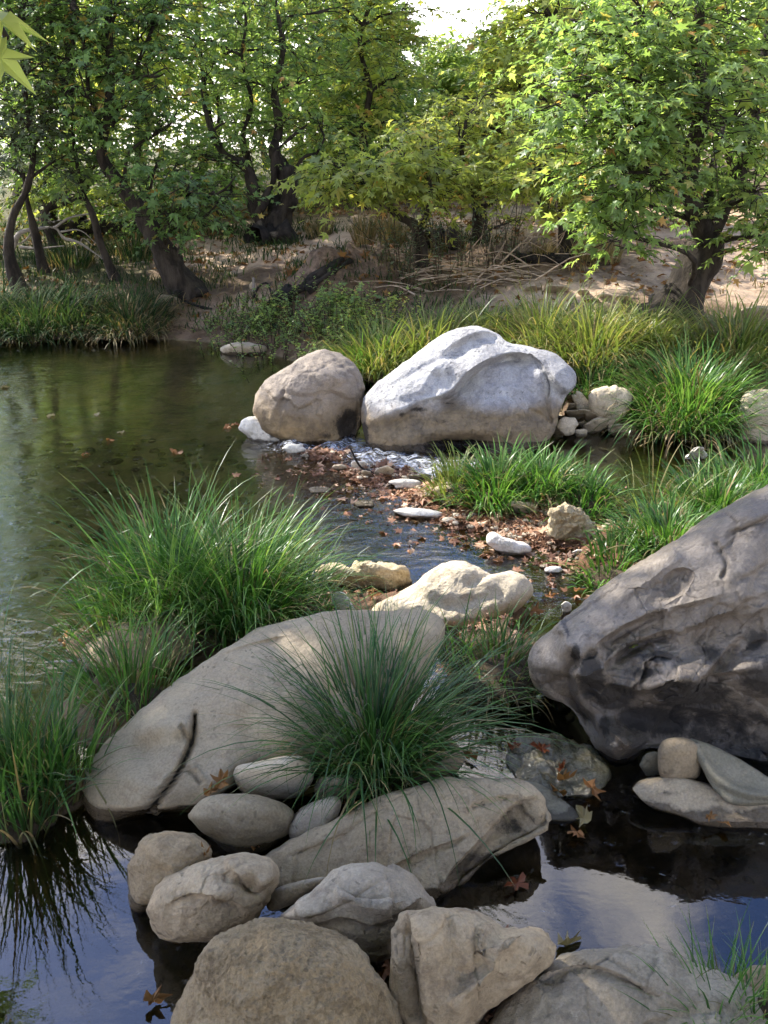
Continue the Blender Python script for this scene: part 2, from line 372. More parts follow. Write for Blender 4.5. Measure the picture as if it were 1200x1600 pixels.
path = np.maximum(path, np.clip(np.exp(-(((gv[:, 0]-4.6)/2.0)**2+((gv[:, 1]-9.6)/1.6)**2)*1.0)*1.3, 0, 1))
path = np.maximum(path, .75*np.exp(-(((gv[:, 0]-1.6)/1.1)**2+((gv[:, 1]-8.9)/.7)**2)))
path = np.maximum(path, .6*np.exp(-(((gv[:, 0]+1.5)/.7)**2+((gv[:, 1]-9.7)/.5)**2)))
lit = np.zeros(len(gv))
for (cx, cy_, rx, ry, h, l) in MOUNDS:
    q = np.sqrt(((gv[:, 0]-cx)/rx)**2+((gv[:, 1]-cy_)/ry)**2); lit = np.maximum(lit, l*np.clip(1.7-q, 0, 1))
dirt = np.zeros(len(gv))
for (hx, hy, rx, ry, h) in HILLW: dirt = np.maximum(dirt, np.exp(-((gv[:, 0]-hx)/rx)**2-((gv[:, 1]-hy)/ry)**2))
grn = np.clip(.34-.14*gv[:, 0]-path*1.2-dirt*.8+.5*wob, 0, 1)*np.clip(gd*2, 0, 1)

m, n = new_mat('creek_ground')
pos = n('ShaderNodeNewGeometry').outputs['Position']
A = lambda k: n('ShaderNodeAttribute', attribute_name=k).outputs['Fac']
soil = n.mix(n.mrange(n.noise(pos, 5, 7, .7), .38, .62), (.125, .082, .05), (.22, .15, .095))
soil = n.mix(n.mrange(n.noise(pos, 26, 4, .6), .55, .7, 0, .8), soil, (.085, .052, .032))
sand = n.mix(n.mrange(n.noise(pos, 4, 8, .7), .35, .65), (.42, .29, .19), (.56, .41, .28))
sand = n.mix(n.mrange(n.noise(pos, 38, 3, .7), .58, .7, 0, .7), sand, (.17, .12, .08))
jit = n.math('MULTIPLY', n.math('SUBTRACT', n.noise(pos, 3.5, 6, .7), .5), .9)
c = n.mix(n.mrange(n.math('ADD', A('path'), jit), .3, .62), soil, sand)
c = n.mix(n.math('MULTIPLY', n.mrange(n.math('ADD', A('green'), jit), .3, .7), .75), c, n.mix(n.noise(pos, 12, 5, .6), (.05, .065, .022), (.13, .13, .05)))
c = n.mix(n.mrange(n.math('ADD', A('dirt'), jit), .3, .6), c, n.mix(n.mrange(n.noise(pos, 14, 7, .7), .4, .62), (.27, .19, .135), (.13, .09, .065)))
c = n.mix(n.mrange(n.math('ADD', A('litter'), n.math('MULTIPLY', jit, .5)), .35, .7), c, n.mix(n.mrange(n.noise(pos, 30, 5, .7), .4, .6), (.20, .10, .055), (.09, .05, .03)))
# bed under water: pebbles, colour darker in the near pool
vor = n('ShaderNodeTexVoronoi', {'Vector': n('ShaderNodeVectorMath', {0: pos, 1: n('ShaderNodeVectorMath', {0: n('ShaderNodeTexNoise', {'Vector': pos, 'Scale': 6.0}).outputs[1], 'Scale': .12}, operation='SCALE').outputs[0]}, operation='ADD').outputs[0], 'Scale': 15.0}, feature='F1')
peb = n.mix(.85, n.ramp(n('ShaderNodeSeparateColor', {0: vor.outputs['Color']}).outputs[0], [(0, (.15, .125, .065)), (.5, (.33, .26, .14)), (.85, (.46, .36, .21)), (1, (.58, .50, .35))]), n.mix(n.mrange(n.noise(pos, 2.2, 6, .7), .38, .62), (.15, .15, .07), (.40, .32, .17)))
peb = n.mix(n.mrange(A('litter'), .3, .8, 0, .85), peb, n.mix(n.noise(pos, 22, 6, .7), (.26, .10, .035), (.12, .05, .02)))
near_dark = n.mrange(n.math('ADD', n('ShaderNodeSeparateXYZ', {0: pos}).outputs[1], n.math('MULTIPLY', n.noise(pos, 2.0, 4, .6), .8)), 3.0, 4.0, 1, 0)  # mask that darkens the bed towards the near pool
peb = n.mix(n.math('MULTIPLY', near_dark, .85), peb, n.mix(1.0, peb, (.22, .17, .11), 'MULTIPLY'))
pz = n('ShaderNodeSeparateXYZ', {0: pos}).outputs[2]
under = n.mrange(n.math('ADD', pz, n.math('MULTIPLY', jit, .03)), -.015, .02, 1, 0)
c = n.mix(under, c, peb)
h = n.math('ADD', n.math('MULTIPLY', n.noise(pos, 18, 8, .75), 1.0), n.math('MULTIPLY', n.noise(pos, 70, 4, .7), .35))
b = n('ShaderNodeBump', {'Strength': .8, 'Distance': .05, 'Height': h}).outputs[0]
p = n('ShaderNodeBsdfPrincipled', {'Base Color': c, 'Roughness': .9, 'Normal': b, 'Specular IOR Level': .2})
out(n, p.outputs[0]); M['ground'] = m
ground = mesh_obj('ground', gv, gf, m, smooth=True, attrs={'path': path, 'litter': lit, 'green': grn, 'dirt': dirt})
tag(ground, kind='structure')

# ------------------------------------------------------------------ water
wx = axis(-30, -4.4, 3.4, 30, .05, 24); wy = axis(-12, 1.2, 9.8, 16, .05, 12)
WX, WY = np.meshgrid(wx, wy); X, Y = WX.ravel(), WY.ravel(); Z = X*0
CASC = [(470, 695, .22), (540, 700, .26), (590, 715, .28), (640, 728, .28), (690, 738, .25), (740, 735, .22)]
fo = X*0; rip = X*0
for (a, b_, r) in CASC:
    c = at_z(a, b_, 0.0); g = np.exp(-(((X-c[0])/r)**2+((Y-c[1])/(r*.9))**2)); fo = np.maximum(fo, g)
def blob(px, py, rx, ry):
    c = at_z(px, py, 0.0); return np.exp(-(((X-c[0])/rx)**2+((Y-c[1])/ry)**2))
pond = 1/(1+np.exp(-(Y-3.3)*3.5))
rip = .012+.075*pond+.10*blob(720, 850, .8, .35)+.16*blob(870, 1160, .25, .2)+.10*blob(120, 1000, .5, .35)+1.0*fo+.5*blob(900, 920, .25, .25)
foam = np.clip(fo*1.15, 0, 1)+.35*blob(810, 868, .25, .06)+.25*blob(110, 1040, .08, .15)
Z = Z+fo*(.05*fbm(np.stack([X*7+Y*4, Y*13, X*0], -1), 4)+.03)
wv = np.stack([X, Y, Z], -1); nx, ny = len(wx), len(wy)
ii = (np.arange(ny-1)[:, None]*nx+np.arange(nx-1)[None]).ravel()
m, n = new_mat('creek_water')
pos = n('ShaderNodeNewGeometry').outputs['Position']
mp = n('ShaderNodeMapping', {'Vector': pos, 'Scale': (1.0, 1.9, 1.0), 'Rotation': (0, 0, .25)}).outputs[0]
h = n.math('ADD', n.noise(mp, 6.5, 3, .5, .5), n.math('MULTIPLY', n.noise(mp, 21, 3, .55), .30))
ra = n('ShaderNodeAttribute', attribute_name='ripple').outputs['Fac']
patch = n.mrange(n.noise(pos, .8, 3, .5), .35, .65, .45, 1.4)
b = n('ShaderNodeBump', {'Strength': n.math('MULTIPLY', ra, patch, clamp=True), 'Distance': .06, 'Height': h}).outputs[0]
fr = n('ShaderNodeFresnel', {'IOR': 1.72, 'Normal': b}).outputs[0]
gl = n('ShaderNodeBsdfGlossy', {'Color': (1, 1, 1, 1), 'Roughness': .0, 'Normal': b})
tr = n('ShaderNodeBsdfTransparent', {'Color': (.92, .85, .60, 1)})
ws = n('ShaderNodeMixShader', {0: fr, 1: tr.outputs[0], 2: gl.outputs[0]}).outputs[0]
fa = n('ShaderNodeAttribute', attribute_name='foam').outputs['Fac']
fn = n.noise(n('ShaderNodeMapping', {'Vector': pos, 'Scale': (1, 2.2, 1), 'Rotation': (0, 0, .5)}).outputs[0], 20, 7, .72, .8)
fm = n.mrange(n.math('ADD', n.math('MULTIPLY', fa, .19), fn), .60, .92)
fd = n('ShaderNodeBsdfDiffuse', {'Color': (.8, .82, .85, 1)})
ws = n('ShaderNodeMixShader', {0: n.math('MULTIPLY', fm, .8), 1: ws, 2: fd.outputs[0]}).outputs[0]
out(n, ws); M['water'] = m
water = mesh_obj('water', wv, np.stack([ii, ii+1, ii+nx+1, ii+nx], -1), m, smooth=True, attrs={'ripple': rip, 'foam': foam})
tag(water, kind='structure')
# ------------------------------------------------------------------ rocks
ROCK_V, ROCK_F, _ro = [], [], [0]
def seg_dist(P, pts):
    """distance in px of points to a polyline"""
    pts = np.asarray(pts, float); best = np.full(len(P), 1e9)
    if len(pts) > 2: pts = smooth_path(pts, len(pts)*5)[:, :2]
    for a, b in zip(pts[:-1], pts[1:]):
        ab = b-a; t = np.clip(((P-a)@ab)/max(ab@ab, 1e-9), 0, 1)
        best = np.minimum(best, np.linalg.norm(P-(a+t[:, None]*ab), axis=1))
    return best
def ledge(P, pts, w, v, soft=4.0):
    """a broken step: full offset v just on the right-hand side of the line, fading over w px"""
    pts = np.asarray(pts, float); pts = smooth_path(pts, len(pts)*4)[:, :2] if len(pts) > 2 else pts
    best = np.full(len(P), 1e9); side = np.zeros(len(P))
    for a, b in zip(pts[:-1], pts[1:]):
        ab = b-a; t = np.clip(((P-a)@ab)/max(ab@ab, 1e-9), 0, 1); q = P-(a+t[:, None]*ab); d = np.linalg.norm(q, axis=1)
        s = ab[0]*q[:, 1]-ab[1]*q[:, 0]; m = d < best; best = np.where(m, d, best); side = np.where(m, s/max(np.linalg.norm(ab), 1e-9), side)
    L = np.linalg.norm(pts[-1]-pts[0])
    e = np.minimum(np.linalg.norm(P-pts[0], axis=1), np.linalg.norm(P-pts[-1], axis=1))
    return v*np.clip(side/soft+.5, 0, 1)*np.exp(-best/w)*np.clip(e/(.18*L+4), 0, 1)
def rock(label, outline, top, mat, base=None, z0=0.0, bulge=None, p=2.3, amp=.010, scale=7, rough=0.0, facet=0.0, fscale=5, center=None,
         bumps=(), lines=(), ledges=(), soft=4.0, patches=(), stain_shade=(), res=None, name='rock', cat='rock', group=None, back=None, extend=14, seed=None, grain=0.0, slope=None):
    """outline: silhouette in photo pixels, top: height in metres of its uppermost point, base: pixel where its front foot meets z0"""
    O = np.asarray(outline, float)
    rs = np.random.RandomState(abs(hash_s(label)) % 99991 if seed is None else seed)
    C = np.array(center, float) if center else np.array([(O[:, 0].min()+O[:, 0].max())/2, (O[:, 1].min()+O[:, 1].max())/2])
    bx, by = base if base else O[np.argmax(O[:, 1])]
    tx, ty = O[np.argmin(O[:, 1])]
    Yb = at_z(bx, by, z0)[1]
    Yt = at_z(tx, ty, top)[1]
    Wpx = np.ptp(O[:, 0]); S = Wpx/FPX*Yb*1.1            # width in metres
    bulge = S*.22 if bulge is None else bulge
    back = max(S*.35, bulge) if back is None else back
    # push the lower outline under the water or soil
    low = O[:, 1] > by-(by-ty)*.25
    O = O.copy(); O[low, 1] += extend*np.clip((O[low, 1]-(by-(by-ty)*.25))/max(1, (by-ty)*.25), 0, 1)
    dn = smooth_path(np.concatenate([O, O[:1]]), len(O)*14)
    an = np.arctan2(dn[:, 1]-C[1], dn[:, 0]-C[0]); rr = np.hypot(dn[:, 1]-C[1], dn[:, 0]-C[0])
    if res is None:
        k = np.clip(Wpx/300, .25, 1.3); res = (int(20+40*k), int(48+130*k))
    nr, na = res
    aa = np.linspace(-math.pi, math.pi, na, endpoint=False)
    o = np.argsort(an); Ra = np.interp(aa, an[o], rr[o], period=2*math.pi)
    def ring(r):
        px = C[0]+r[:, None]*(Ra*np.cos(aa))[None]; py = C[1]+r[:, None]*(Ra*np.sin(aa))[None]
        return px, py
    th = np.linspace(0, math.pi/2, nr+1)[1:]
    r = .55*np.sin(th)+.45*np.linspace(0, 1, nr+1)[1:]
    px, py = ring(r); prof = (np.clip(1-r**p, 0, 1)**(1/p))[:, None]+0*px
    px = np.concatenate([[C[0]], px.ravel()]); py = np.concatenate([[C[1]], py.ravel()]); prof = np.concatenate([[1.0], prof.ravel()])
    def plane(py):
        f = (by-py)/max(1.0, by-ty)
        return np.where(f > 0, Yb+(Yt-Yb)*(f if slope is None else np.sign(f)*np.abs(f)**slope), Yb)
    Yf = plane(py)-bulge*prof; edge = np.clip(prof*2.2, 0, 1); PX = np.stack([px, py], -1)
    for (x, y, rx, ry, v) in bumps: Yf = Yf-edge*v*np.exp(-((px-x)/rx)**2-((py-y)/ry)**2)
    for (pts, w, v) in lines: Yf = Yf-edge*v*np.exp(-(seg_dist(PX, pts)/w)**2)
    for (pts, w, v) in ledges: Yf = Yf-edge*ledge(PX, pts, w, v, soft)
    st = np.zeros(len(px))
    for q in stain_shade:
        if len(q) == 5: st = np.maximum(st, q[4]*np.exp(-((px-q[0])/q[2])**2-((py-q[1])/q[3])**2))
        else: st = np.maximum(st, q[2]*np.exp(-(seg_dist(PX, q[0])/q[1])**2))
    Vf = at_y(px, py, Yf); nf = len(Vf)
    nb = max(6, nr//4); tb = np.linspace(math.pi/2, 0, nb+1)[1:]
    r2 = np.sin(tb)[:-1]; qx, qy = ring(r2); pb = (np.clip(1-r2**p, 0, 1)**(1/p))[:, None]+0*qx
    qx = np.concatenate([qx.ravel(), [C[0]]]); qy = np.concatenate([qy.ravel(), [C[1]]]); pb = np.concatenate([pb.ravel(), [1.0]])
    Vb = at_y(qx, qy, plane(qy)+back*pb)
    V = np.concatenate([Vf, Vb]); st = np.concatenate([st, np.zeros(len(Vb))])
    j = np.arange(na); j2 = (j+1) % na
    tris = [np.stack([np.zeros(na, int), 1+j2, 1+j], -1)]
    quads = []
    for k in range(nr-1):
        a = 1+k*na; b = a+na; quads.append(np.stack([a+j, a+j2, b+j2, b+j], -1))
    lastr = 1+(nr-1)*na
    for k in range(len(r2)):
        b = nf+k*na; quads.append(np.stack([lastr+j, lastr+j2, b+j2, b+j], -1)); lastr = b
    tris.append(np.stack([lastr+j, lastr+j2, np.full(na, len(V)-1)], -1))
    tris = np.concatenate(tris); quads = np.concatenate(quads)
    # relief along the normals
    def normals(V):
        N = np.zeros_like(V)
        for f in (tris, quads):
            nn = np.cross(V[f[:, 1]]-V[f[:, 0]], V[f[:, 2]]-V[f[:, 0]])
            for k in range(f.shape[1]): np.add.at(N, f[:, k], nn)
        return norm(N)
    N = normals(V); off = rs.rand(3)*50
    d = amp*fbm(V*scale+off, 5, .5)
    if rough: d = d+rough*(ridged(V*scale*1.3+off, 5, .55)-.55)
    if facet:
        fv, fe = facets(V*fscale+off+.25*fbm(V*4+off, 2)[:, None], rs.randint(200)); d = d+facet*(fv-.25*np.exp(-(fe/.05)**2))
    if patches:
        pm = np.zeros(len(px))
        for (x, y, rx, ry, v) in patches: pm = np.maximum(pm, v*np.exp(-((px-x)/rx)**2-((py-y)/ry)**2))
        fv, fe = facets(V*8+off+.35*fbm(V*5+off, 3)[:, None], 31); f2, _ = facets(V*17+off+.2*fbm(V*9+off, 2)[:, None], 55)
        Vp = pm*(fv[:nf]+.22*f2[:nf]-.15*np.exp(-(fe[:nf]/.06)**2)-.1+.3*(ridged(V[:nf]*7+off, 4)-.55))
        pdir = norm(np.array([[-.25, -.8, .55]]))
    if grain: d = d+grain*fbm(V*70+off, 3, .6)
    V = V+N*d[:, None]
    if patches: V[:nf] += pdir*Vp[:, None]
    if (V*0 != 0).any(): print('NAN rock', label)
    cen = np.array([V[:, 0].mean(), V[:, 1].mean(), z0])
    ob = mesh_obj(name, V, [tris, quads], mat, loc=cen, smooth=True, attrs={'stain_shade': st})
    tag(ob, label, cat, group)
    ROCK_V.append(V); ROCK_F.extend([list(x) for x in (tris+_ro[0]).tolist()]+[list(x) for x in (quads+_ro[0]).tolist()]); _ro[0] += len(V)
    return ob
def hash_s(s):
    h = 7
    for ch in s: h = (h*131+ord(ch)) % 1000003
    return h
def stone(label, cx, cy_, w, h, top, mat, ang=0.0, sq=2.4, z0=0.0, jag=.08, name='stone', **k):
    """a small stone from its box in the photo: an uneven rounded outline"""
    rs = np.random.RandomState(hash_s(label)+int(cx)); t = np.linspace(0, 2*math.pi, 14, endpoint=False)
    r = (np.abs(np.cos(t))**sq+np.abs(np.sin(t))**sq)**(-1/sq)*(1+jag*rs.randn(14))
    x, y = r*np.cos(t)*w/2, r*np.sin(t)*h/2; a = math.radians(ang)
    pts = np.stack([cx+x*math.cos(a)-y*math.sin(a), cy_+x*math.sin(a)+y*math.cos(a)], -1)
    k.setdefault('extend', 4); k.setdefault('amp', .004); k.setdefault('scale', 14)
    return rock(label, pts, top, mat, base=(cx, cy_+h*.45), z0=z0, name=name, cat='stone', **k)

rock('big pale grey boulder with bright white top ridge, standing in midstream', [(564, 655), (571, 618), (598, 590), (638, 562), (670, 537), (703, 517), (740, 510), (772, 519), (795, 535), (812, 538), (838, 545), (868, 553), (897, 580), (898, 603), (884, 622), (874, 645), (866, 672), (842, 690), (800, 702), (745, 712), (690, 712), (640, 706), (600, 700), (574, 684)], .70, M['white_rock'], base=(690, 705), bulge=.16, p=2.6, amp=.010, scale=4, back=.7, res=(110, 300), center=(735, 620), slope=1.0,
     bumps=[(610, 650, 60, 50, .08), (720, 695, 60, 14, -.16), (640, 690, 30, 20, .04), (820, 665, 40, 20, .02), (770, 640, 60, 16, .03), (740, 575, 60, 18, .05)],
     ledges=[([(668, 630), (705, 615), (735, 585), (765, 566), (800, 556), (832, 562), (850, 580)], 55, -.16), ([(690, 566), (705, 545), (740, 526), (772, 522), (795, 534)], 32, -.07), ([(590, 672), (625, 655), (650, 632), (690, 624), (725, 626)], 14, -.045), ([(722, 622), (755, 606), (800, 605), (830, 618)], 20, .022), ([(850, 560), (862, 590), (858, 640), (862, 670)], 26, -.03), ([(575, 640), (600, 628), (640, 622), (680, 606)], 8, -.02), ([(826, 643), (845, 640), (862, 648)], 18, -.03)],
     lines=[([(830, 556), (845, 575), (858, 600), (856, 630), (862, 660)], 2.5, -.03), ([(620, 600), (660, 575), (690, 560)], 5, -.015), ([(828, 640), (842, 646), (858, 660)], 2.5, -.02)],
     stain_shade=[(715, 699, 60, 14, 1.0), (655, 640, 22, 6, .7), (628, 648, 8, 10, .6), (690, 660, 30, 14, .5), (612, 635, 4, 14, .5), (570, 680, 10, 30, .8), (700, 630, 16, 4, .5)], grain=.001, rough=.010, soft=11.0)  # mark at the foot is the undercut's shade put into the colour
rock('rounded tan-grey boulder leaning beside the big pale boulder', [(397, 643), (402, 615), (420, 590), (447, 572), (478, 556), (510, 547), (535, 556), (556, 580), (567, 612), (568, 645), (560, 670), (545, 690), (500, 692), (450, 682), (412, 668)], .55, M['tan_boulder'], base=(500, 690), bulge=.2, amp=.02, scale=4, back=.45, res=(60, 170),
     bumps=[(525, 590, 22, 14, .06), (430, 640, 12, 40, .03), (545, 660, 24, 34, -.10), (470, 585, 40, 25, .02)], ledges=[([(430, 585), (447, 615), (436, 650), (430, 680)], 22, -.03), ([(440, 610), (480, 618), (520, 612), (556, 630)], 26, -.022), ([(505, 552), (520, 575), (550, 590)], 18, -.02)], facet=.016, fscale=4, rough=.012, soft=8.0, stain_shade=[(470, 640, 60, 14, .35), (543, 662, 22, 30, 1.0), (500, 680, 60, 10, .5)], grain=.001)
rock('small bright white rock at the foot of the tan boulder', [(374, 668), (384, 653), (405, 652), (425, 663), (446, 668), (457, 683), (440, 690), (415, 686), (392, 682)], .14, M['chalk_stone'], base=(410, 686), amp=.02, scale=9, stain_shade=[(430, 680, 18, 6, .6)])
rock('flat pale rock lying at the far edge of the pond', [(343, 545), (352, 538), (375, 535), (405, 538), (418, 545), (410, 551), (370, 552), (348, 550)], .10, M['pale_stone'], base=(380, 551), amp=.012, scale=8, extend=5)
rock('blocky cream rock on top of the stone heap by the pale boulder', [(918, 618), (928, 608), (950, 605), (975, 605), (992, 616), (986, 635), (965, 646), (938, 646), (922, 638)], .30, M['pale_stone'], base=(950, 646), z0=.13, amp=.015, scale=7, p=3.2, facet=.02)
for (x, y, w, h, a, z, mt, lb) in [
    (908, 628, 38, 20, 50, .24, 'pale_stone', 'cream stone propped upright against the blocky cream rock'),
    (907, 646, 46, 13, 0, .17, 'pale_stone', 'long grey stone lying flat in the middle of the stone heap'),
    (932, 663, 42, 18, -14, .12, 'pale_stone', 'tilted pale slab stone low in the stone heap'),
    (886, 664, 34, 26, 0, .16, 'pale_stone', 'dark grey stone touching the right end of the pale boulder'),
    (872, 676, 18, 13, 0, .07, 'pale_stone', 'little grey stone at the left foot of the stone heap'),
    (911, 664, 16, 12, 0, .09, 'pale_stone', 'little oval stone wedged between two larger ones in the heap'),
    (925, 651, 24, 13, 10, .16, 'pale_stone', 'round ended grey stone beside the long flat one'),
    (895, 637, 18, 14, -20, .18, 'pale_stone', 'small cream stone high at the back of the stone heap'),
    (890, 648, 17, 12, 0, .14, 'beige_rock', 'small beige stone halfway up the stone heap'),
    (951, 656, 26, 14, 20, .13, 'beige_rock', 'beige stone tucked under the blocky cream rock'),
    (908, 676, 20, 12, 15, .05, 'pale_stone', 'small pale stone at the water edge of the heap'),
    (972, 670, 46, 17, 3, .08, 'pale_stone', 'flat cream stone at the right foot of the stone heap'),
    (893, 622, 16, 12, 0, .22, 'grey_rock', 'small grey stone behind the upright cream one')]:
    stone(lb, x, y, w, h, z, M[mt], a, z0=max(0, z-.10), group='stones heaped beside the pale boulder')
rock('pale weathered rock half hidden under bank grass, cut by the frame', [(1150, 665), (1153, 635), (1165, 615), (1195, 608), (1230, 612), (1245, 650), (1230, 685), (1190, 690), (1160, 682)], .32, M['pale_stone'], base=(1190, 688), amp=.015, scale=6)
rock('small angular white rock standing in the right stream', [(1067, 716), (1083, 701), (1098, 698), (1102, 711), (1094, 719), (1078, 720)], .11, M['chalk_stone'], base=(1085, 717), facet=.02, fscale=14, extend=5)
stone('tiny cream pebble at the edge of the right stream', 1064, 683, 12, 8, .04, M['pale_stone'])
rock('rough yellowish rock among brown leaves on the gravel bar', [(853, 833), (858, 812), (862, 795), (885, 787), (910, 795), (917, 812), (928, 828), (922, 843), (895, 848), (868, 846)], .20, M['yellow_stone'], base=(885, 845), rough=.03, amp=.02, scale=11, p=3, facet=.02, fscale=9, grain=.003)
stone('small cream stone at the foot of the middle sedge', 873, 766, 22, 26, .19, M['yellow_stone'], 0, z0=.06, jag=.14)
stone('flat cream stone in brown leaves left of the small cream stone', 812, 790, 46, 15, .09, M['pale_stone'], 5, z0=.03, jag=.14)
stone('flat pale stone at the left foot of the bar sedge', 700, 769, 46, 20, .09, M['yellow_stone'], 8, z0=.02, jag=.12)
stone('knobbly buff stone behind the rough yellowish rock', 935, 838, 38, 24, .09, M['yellow_stone'], 10, jag=.14)
rock('bright white longish rock lying in the middle pool', [(760, 849), (762, 837), (774, 832), (788, 841), (815, 848), (831, 858), (815, 865), (785, 862)], .09, M['chalk_stone'], base=(795, 862), amp=.01, scale=12, extend=5)
rock('long flat white stone at the edge of the middle pool', [(612, 798), (635, 793), (665, 795), (695, 803), (680, 808), (640, 806)], .03, M['chalk_stone'], base=(655, 806), amp=.006, scale=12, extend=4)
for (x, y, w, h, z, mt, lb) in [
    (602, 737, 28, 17, .09, 'pale_stone', 'round grey stone beside the bent stick in the cascade'),
    (460, 701, 34, 16, .06, 'chalk_stone', 'small white stone where the pond spills over'),
    (560, 727, 26, 14, .07, 'chalk_stone', 'pale stone left of the bent stick on the leafy bar'),
    (573, 742, 16, 13, .07, 'pale_stone', 'small stone below the bent stick on the leafy bar'),
    (633, 756, 50, 15, .05, 'chalk_stone', 'wide white stone just below the cascade'),
    (530, 730, 22, 9, .04, 'pale_stone', 'thin pale stone among leaves left of the cascade'),
    (655, 745, 36, 11, .04, 'grey_rock', 'thin grey stone at the right end of the cascade'),
    (500, 765, 40, 9, .015, 'yellow_stone', 'submerged yellowish flat stone beside the leafy bar'),
    (570, 786, 34, 9, .015, 'yellow_stone', 'yellow flat stone at the pool side of the leafy bar'),
    (715, 815, 26, 9, .02, 'yellow_stone', 'buff flat stone right of the long flat white stone'),
    (765, 818, 22, 9, .025, 'pale_stone', 'small pale stone in the shallow brown water'),
    (905, 863, 20, 8, .03, 'chalk_stone', 'small white stone below the rough yellowish rock'),
    (865, 890, 30, 9, .02, 'chalk_stone', 'thin white stone in the amber riffle'),
    (885, 949, 17, 16, .05, 'chalk_stone', 'shiny white pebble beside the dark boulder')]:
    stone(lb, x, y, w, h, z, M[mt], 0, extend=3)
rock('broad sunlit cream rock with two humps beside the middle pool', [(560, 960), (592, 942), (640, 915), (675, 888), (708, 877), (740, 886), (768, 900), (800, 892), (825, 905), (836, 926), (818, 946), (775, 958), (740, 975), (690, 980), (620, 975)], .21, M['pale_stone'], base=(720, 970), bulge=.12, amp=.016, scale=6, center=(710, 930), extend=22,
     lines=[([(690, 890), (730, 915), (790, 900)], 18, -.03), ([(640, 925), (700, 945), (780, 930)], 14, -.02)], stain_shade=[(740, 968, 60, 8, .6)], grain=.001)
rock('low rugged buff rock at the near edge of the middle pool', [(494, 893), (518, 881), (545, 888), (562, 878), (595, 879), (640, 893), (636, 914), (595, 916), (540, 913), (505, 905)], .13, M['yellow_stone'], base=(570, 914), amp=.02, scale=10, rough=.015)
rock('small white pointed rock behind the long sloping boulder', [(518, 935), (524, 925), (536, 926), (550, 944), (558, 960), (530, 962)], .17, M['chalk_stone'], base=(540, 962), z0=.06, p=3, extend=4)
rock('long smooth sloping grey boulder with a dark crack, dipping into water', [(126, 1240), (136, 1200), (172, 1152), (213, 1112), (262, 1074), (330, 1025), (400, 985), (460, 967), (530, 957), (600, 954), (650, 950), (688, 966), (692, 1000), (665, 1060), (625, 1120), (580, 1170), (500, 1195), (420, 1205), (365, 1225), (320, 1252), (270, 1258), (215, 1262), (150, 1275)], .36, M['smooth_rock'], base=(200, 1262), bulge=.13, p=2.8, amp=.016, scale=4.2, back=.3, res=(110, 300), center=(420, 1100), extend=18,
     bumps=[(240, 1130, 34, 24, .03), (222, 1168, 30, 16, -.025), (285, 1135, 16, 14, .03), (205, 1215, 50, 34, .02), (340, 1215, 40, 40, .02), (420, 1010, 60, 30, -.02), (400, 1080, 80, 50, .02)],
     ledges=[([(306, 1112), (303, 1150), (292, 1182), (270, 1216), (246, 1248), (230, 1275)], 24, .006), ([(318, 1040), (380, 1010), (460, 990)], 22, -.012)],
     lines=[([(305, 1118), (302, 1150), (292, 1180), (272, 1215), (250, 1245), (235, 1270)], 4, -.055), ([(300, 1160), (288, 1146), (282, 1132)], 2.5, -.018), ([(284, 1196), (302, 1208), (312, 1222)], 2.5, -.014)], stain_shade=[([(304, 1118), (302, 1150), (292, 1180), (272, 1215), (250, 1245)], 3.5, .7), (222, 1163, 14, 8, .3)], grain=.0008)  # the traced mark darkens the colour along the crack
rock('tan flat-topped rock behind the sloping boulder, under left sedge', [(128, 1017), (170, 985), (230, 955), (272, 958), (305, 985), (300, 1025), (220, 1050), (140, 1040)], .17, M['beige_rock'], base=(200, 1045), z0=.0, amp=.02, scale=7, p=3, rough=.01)
rock('mottled rock tucked under the right of the front sedge', [(598, 1205), (605, 1160), (630, 1122), (665, 1116), (695, 1130), (715, 1165), (722, 1190), (695, 1215), (640, 1230)], .17, M['smooth_rock'], base=(655, 1222), amp=.012, scale=7, stain_shade=[(690, 1165, 20, 40, .3)])
rock('pale egg-shaped stone resting against the sloping boulder', [(364, 1212), (372, 1196), (405, 1188), (450, 1180), (478, 1182), (491, 1202), (486, 1225), (465, 1240), (420, 1243), (380, 1236)], .20, M['pale_stone'], base=(430, 1242), z0=.05, bulge=.07, p=2.2, amp=.004, scale=10, extend=6, name='stone', cat='stone')
rock('rounded tan stone with dark wet foot at the water edge', [(293, 1275), (318, 1250), (368, 1241), (430, 1248), (462, 1268), (455, 1298), (420, 1318), (372, 1322), (325, 1303)], .15, M['smooth_rock'], base=(375, 1320), bulge=.08, amp=.008, scale=8)
rock('blue-grey wedge stone beside the rounded tan stone', [(447, 1290), (470, 1265), (518, 1245), (533, 1255), (522, 1288), (502, 1314), (465, 1314), (450, 1306)], .14, M['grey_rock'], base=(480, 1314), z0=.02, bulge=.06, p=3.2, facet=.005, fscale=9, amp=.006, extend=6)
rock('small brown stone in shade behind the blue-grey wedge', [(490, 1232), (505, 1217), (535, 1214), (560, 1222), (562, 1240), (535, 1248), (500, 1246)], .12, M['beige_rock'], base=(525, 1247), z0=.03, amp=.008)
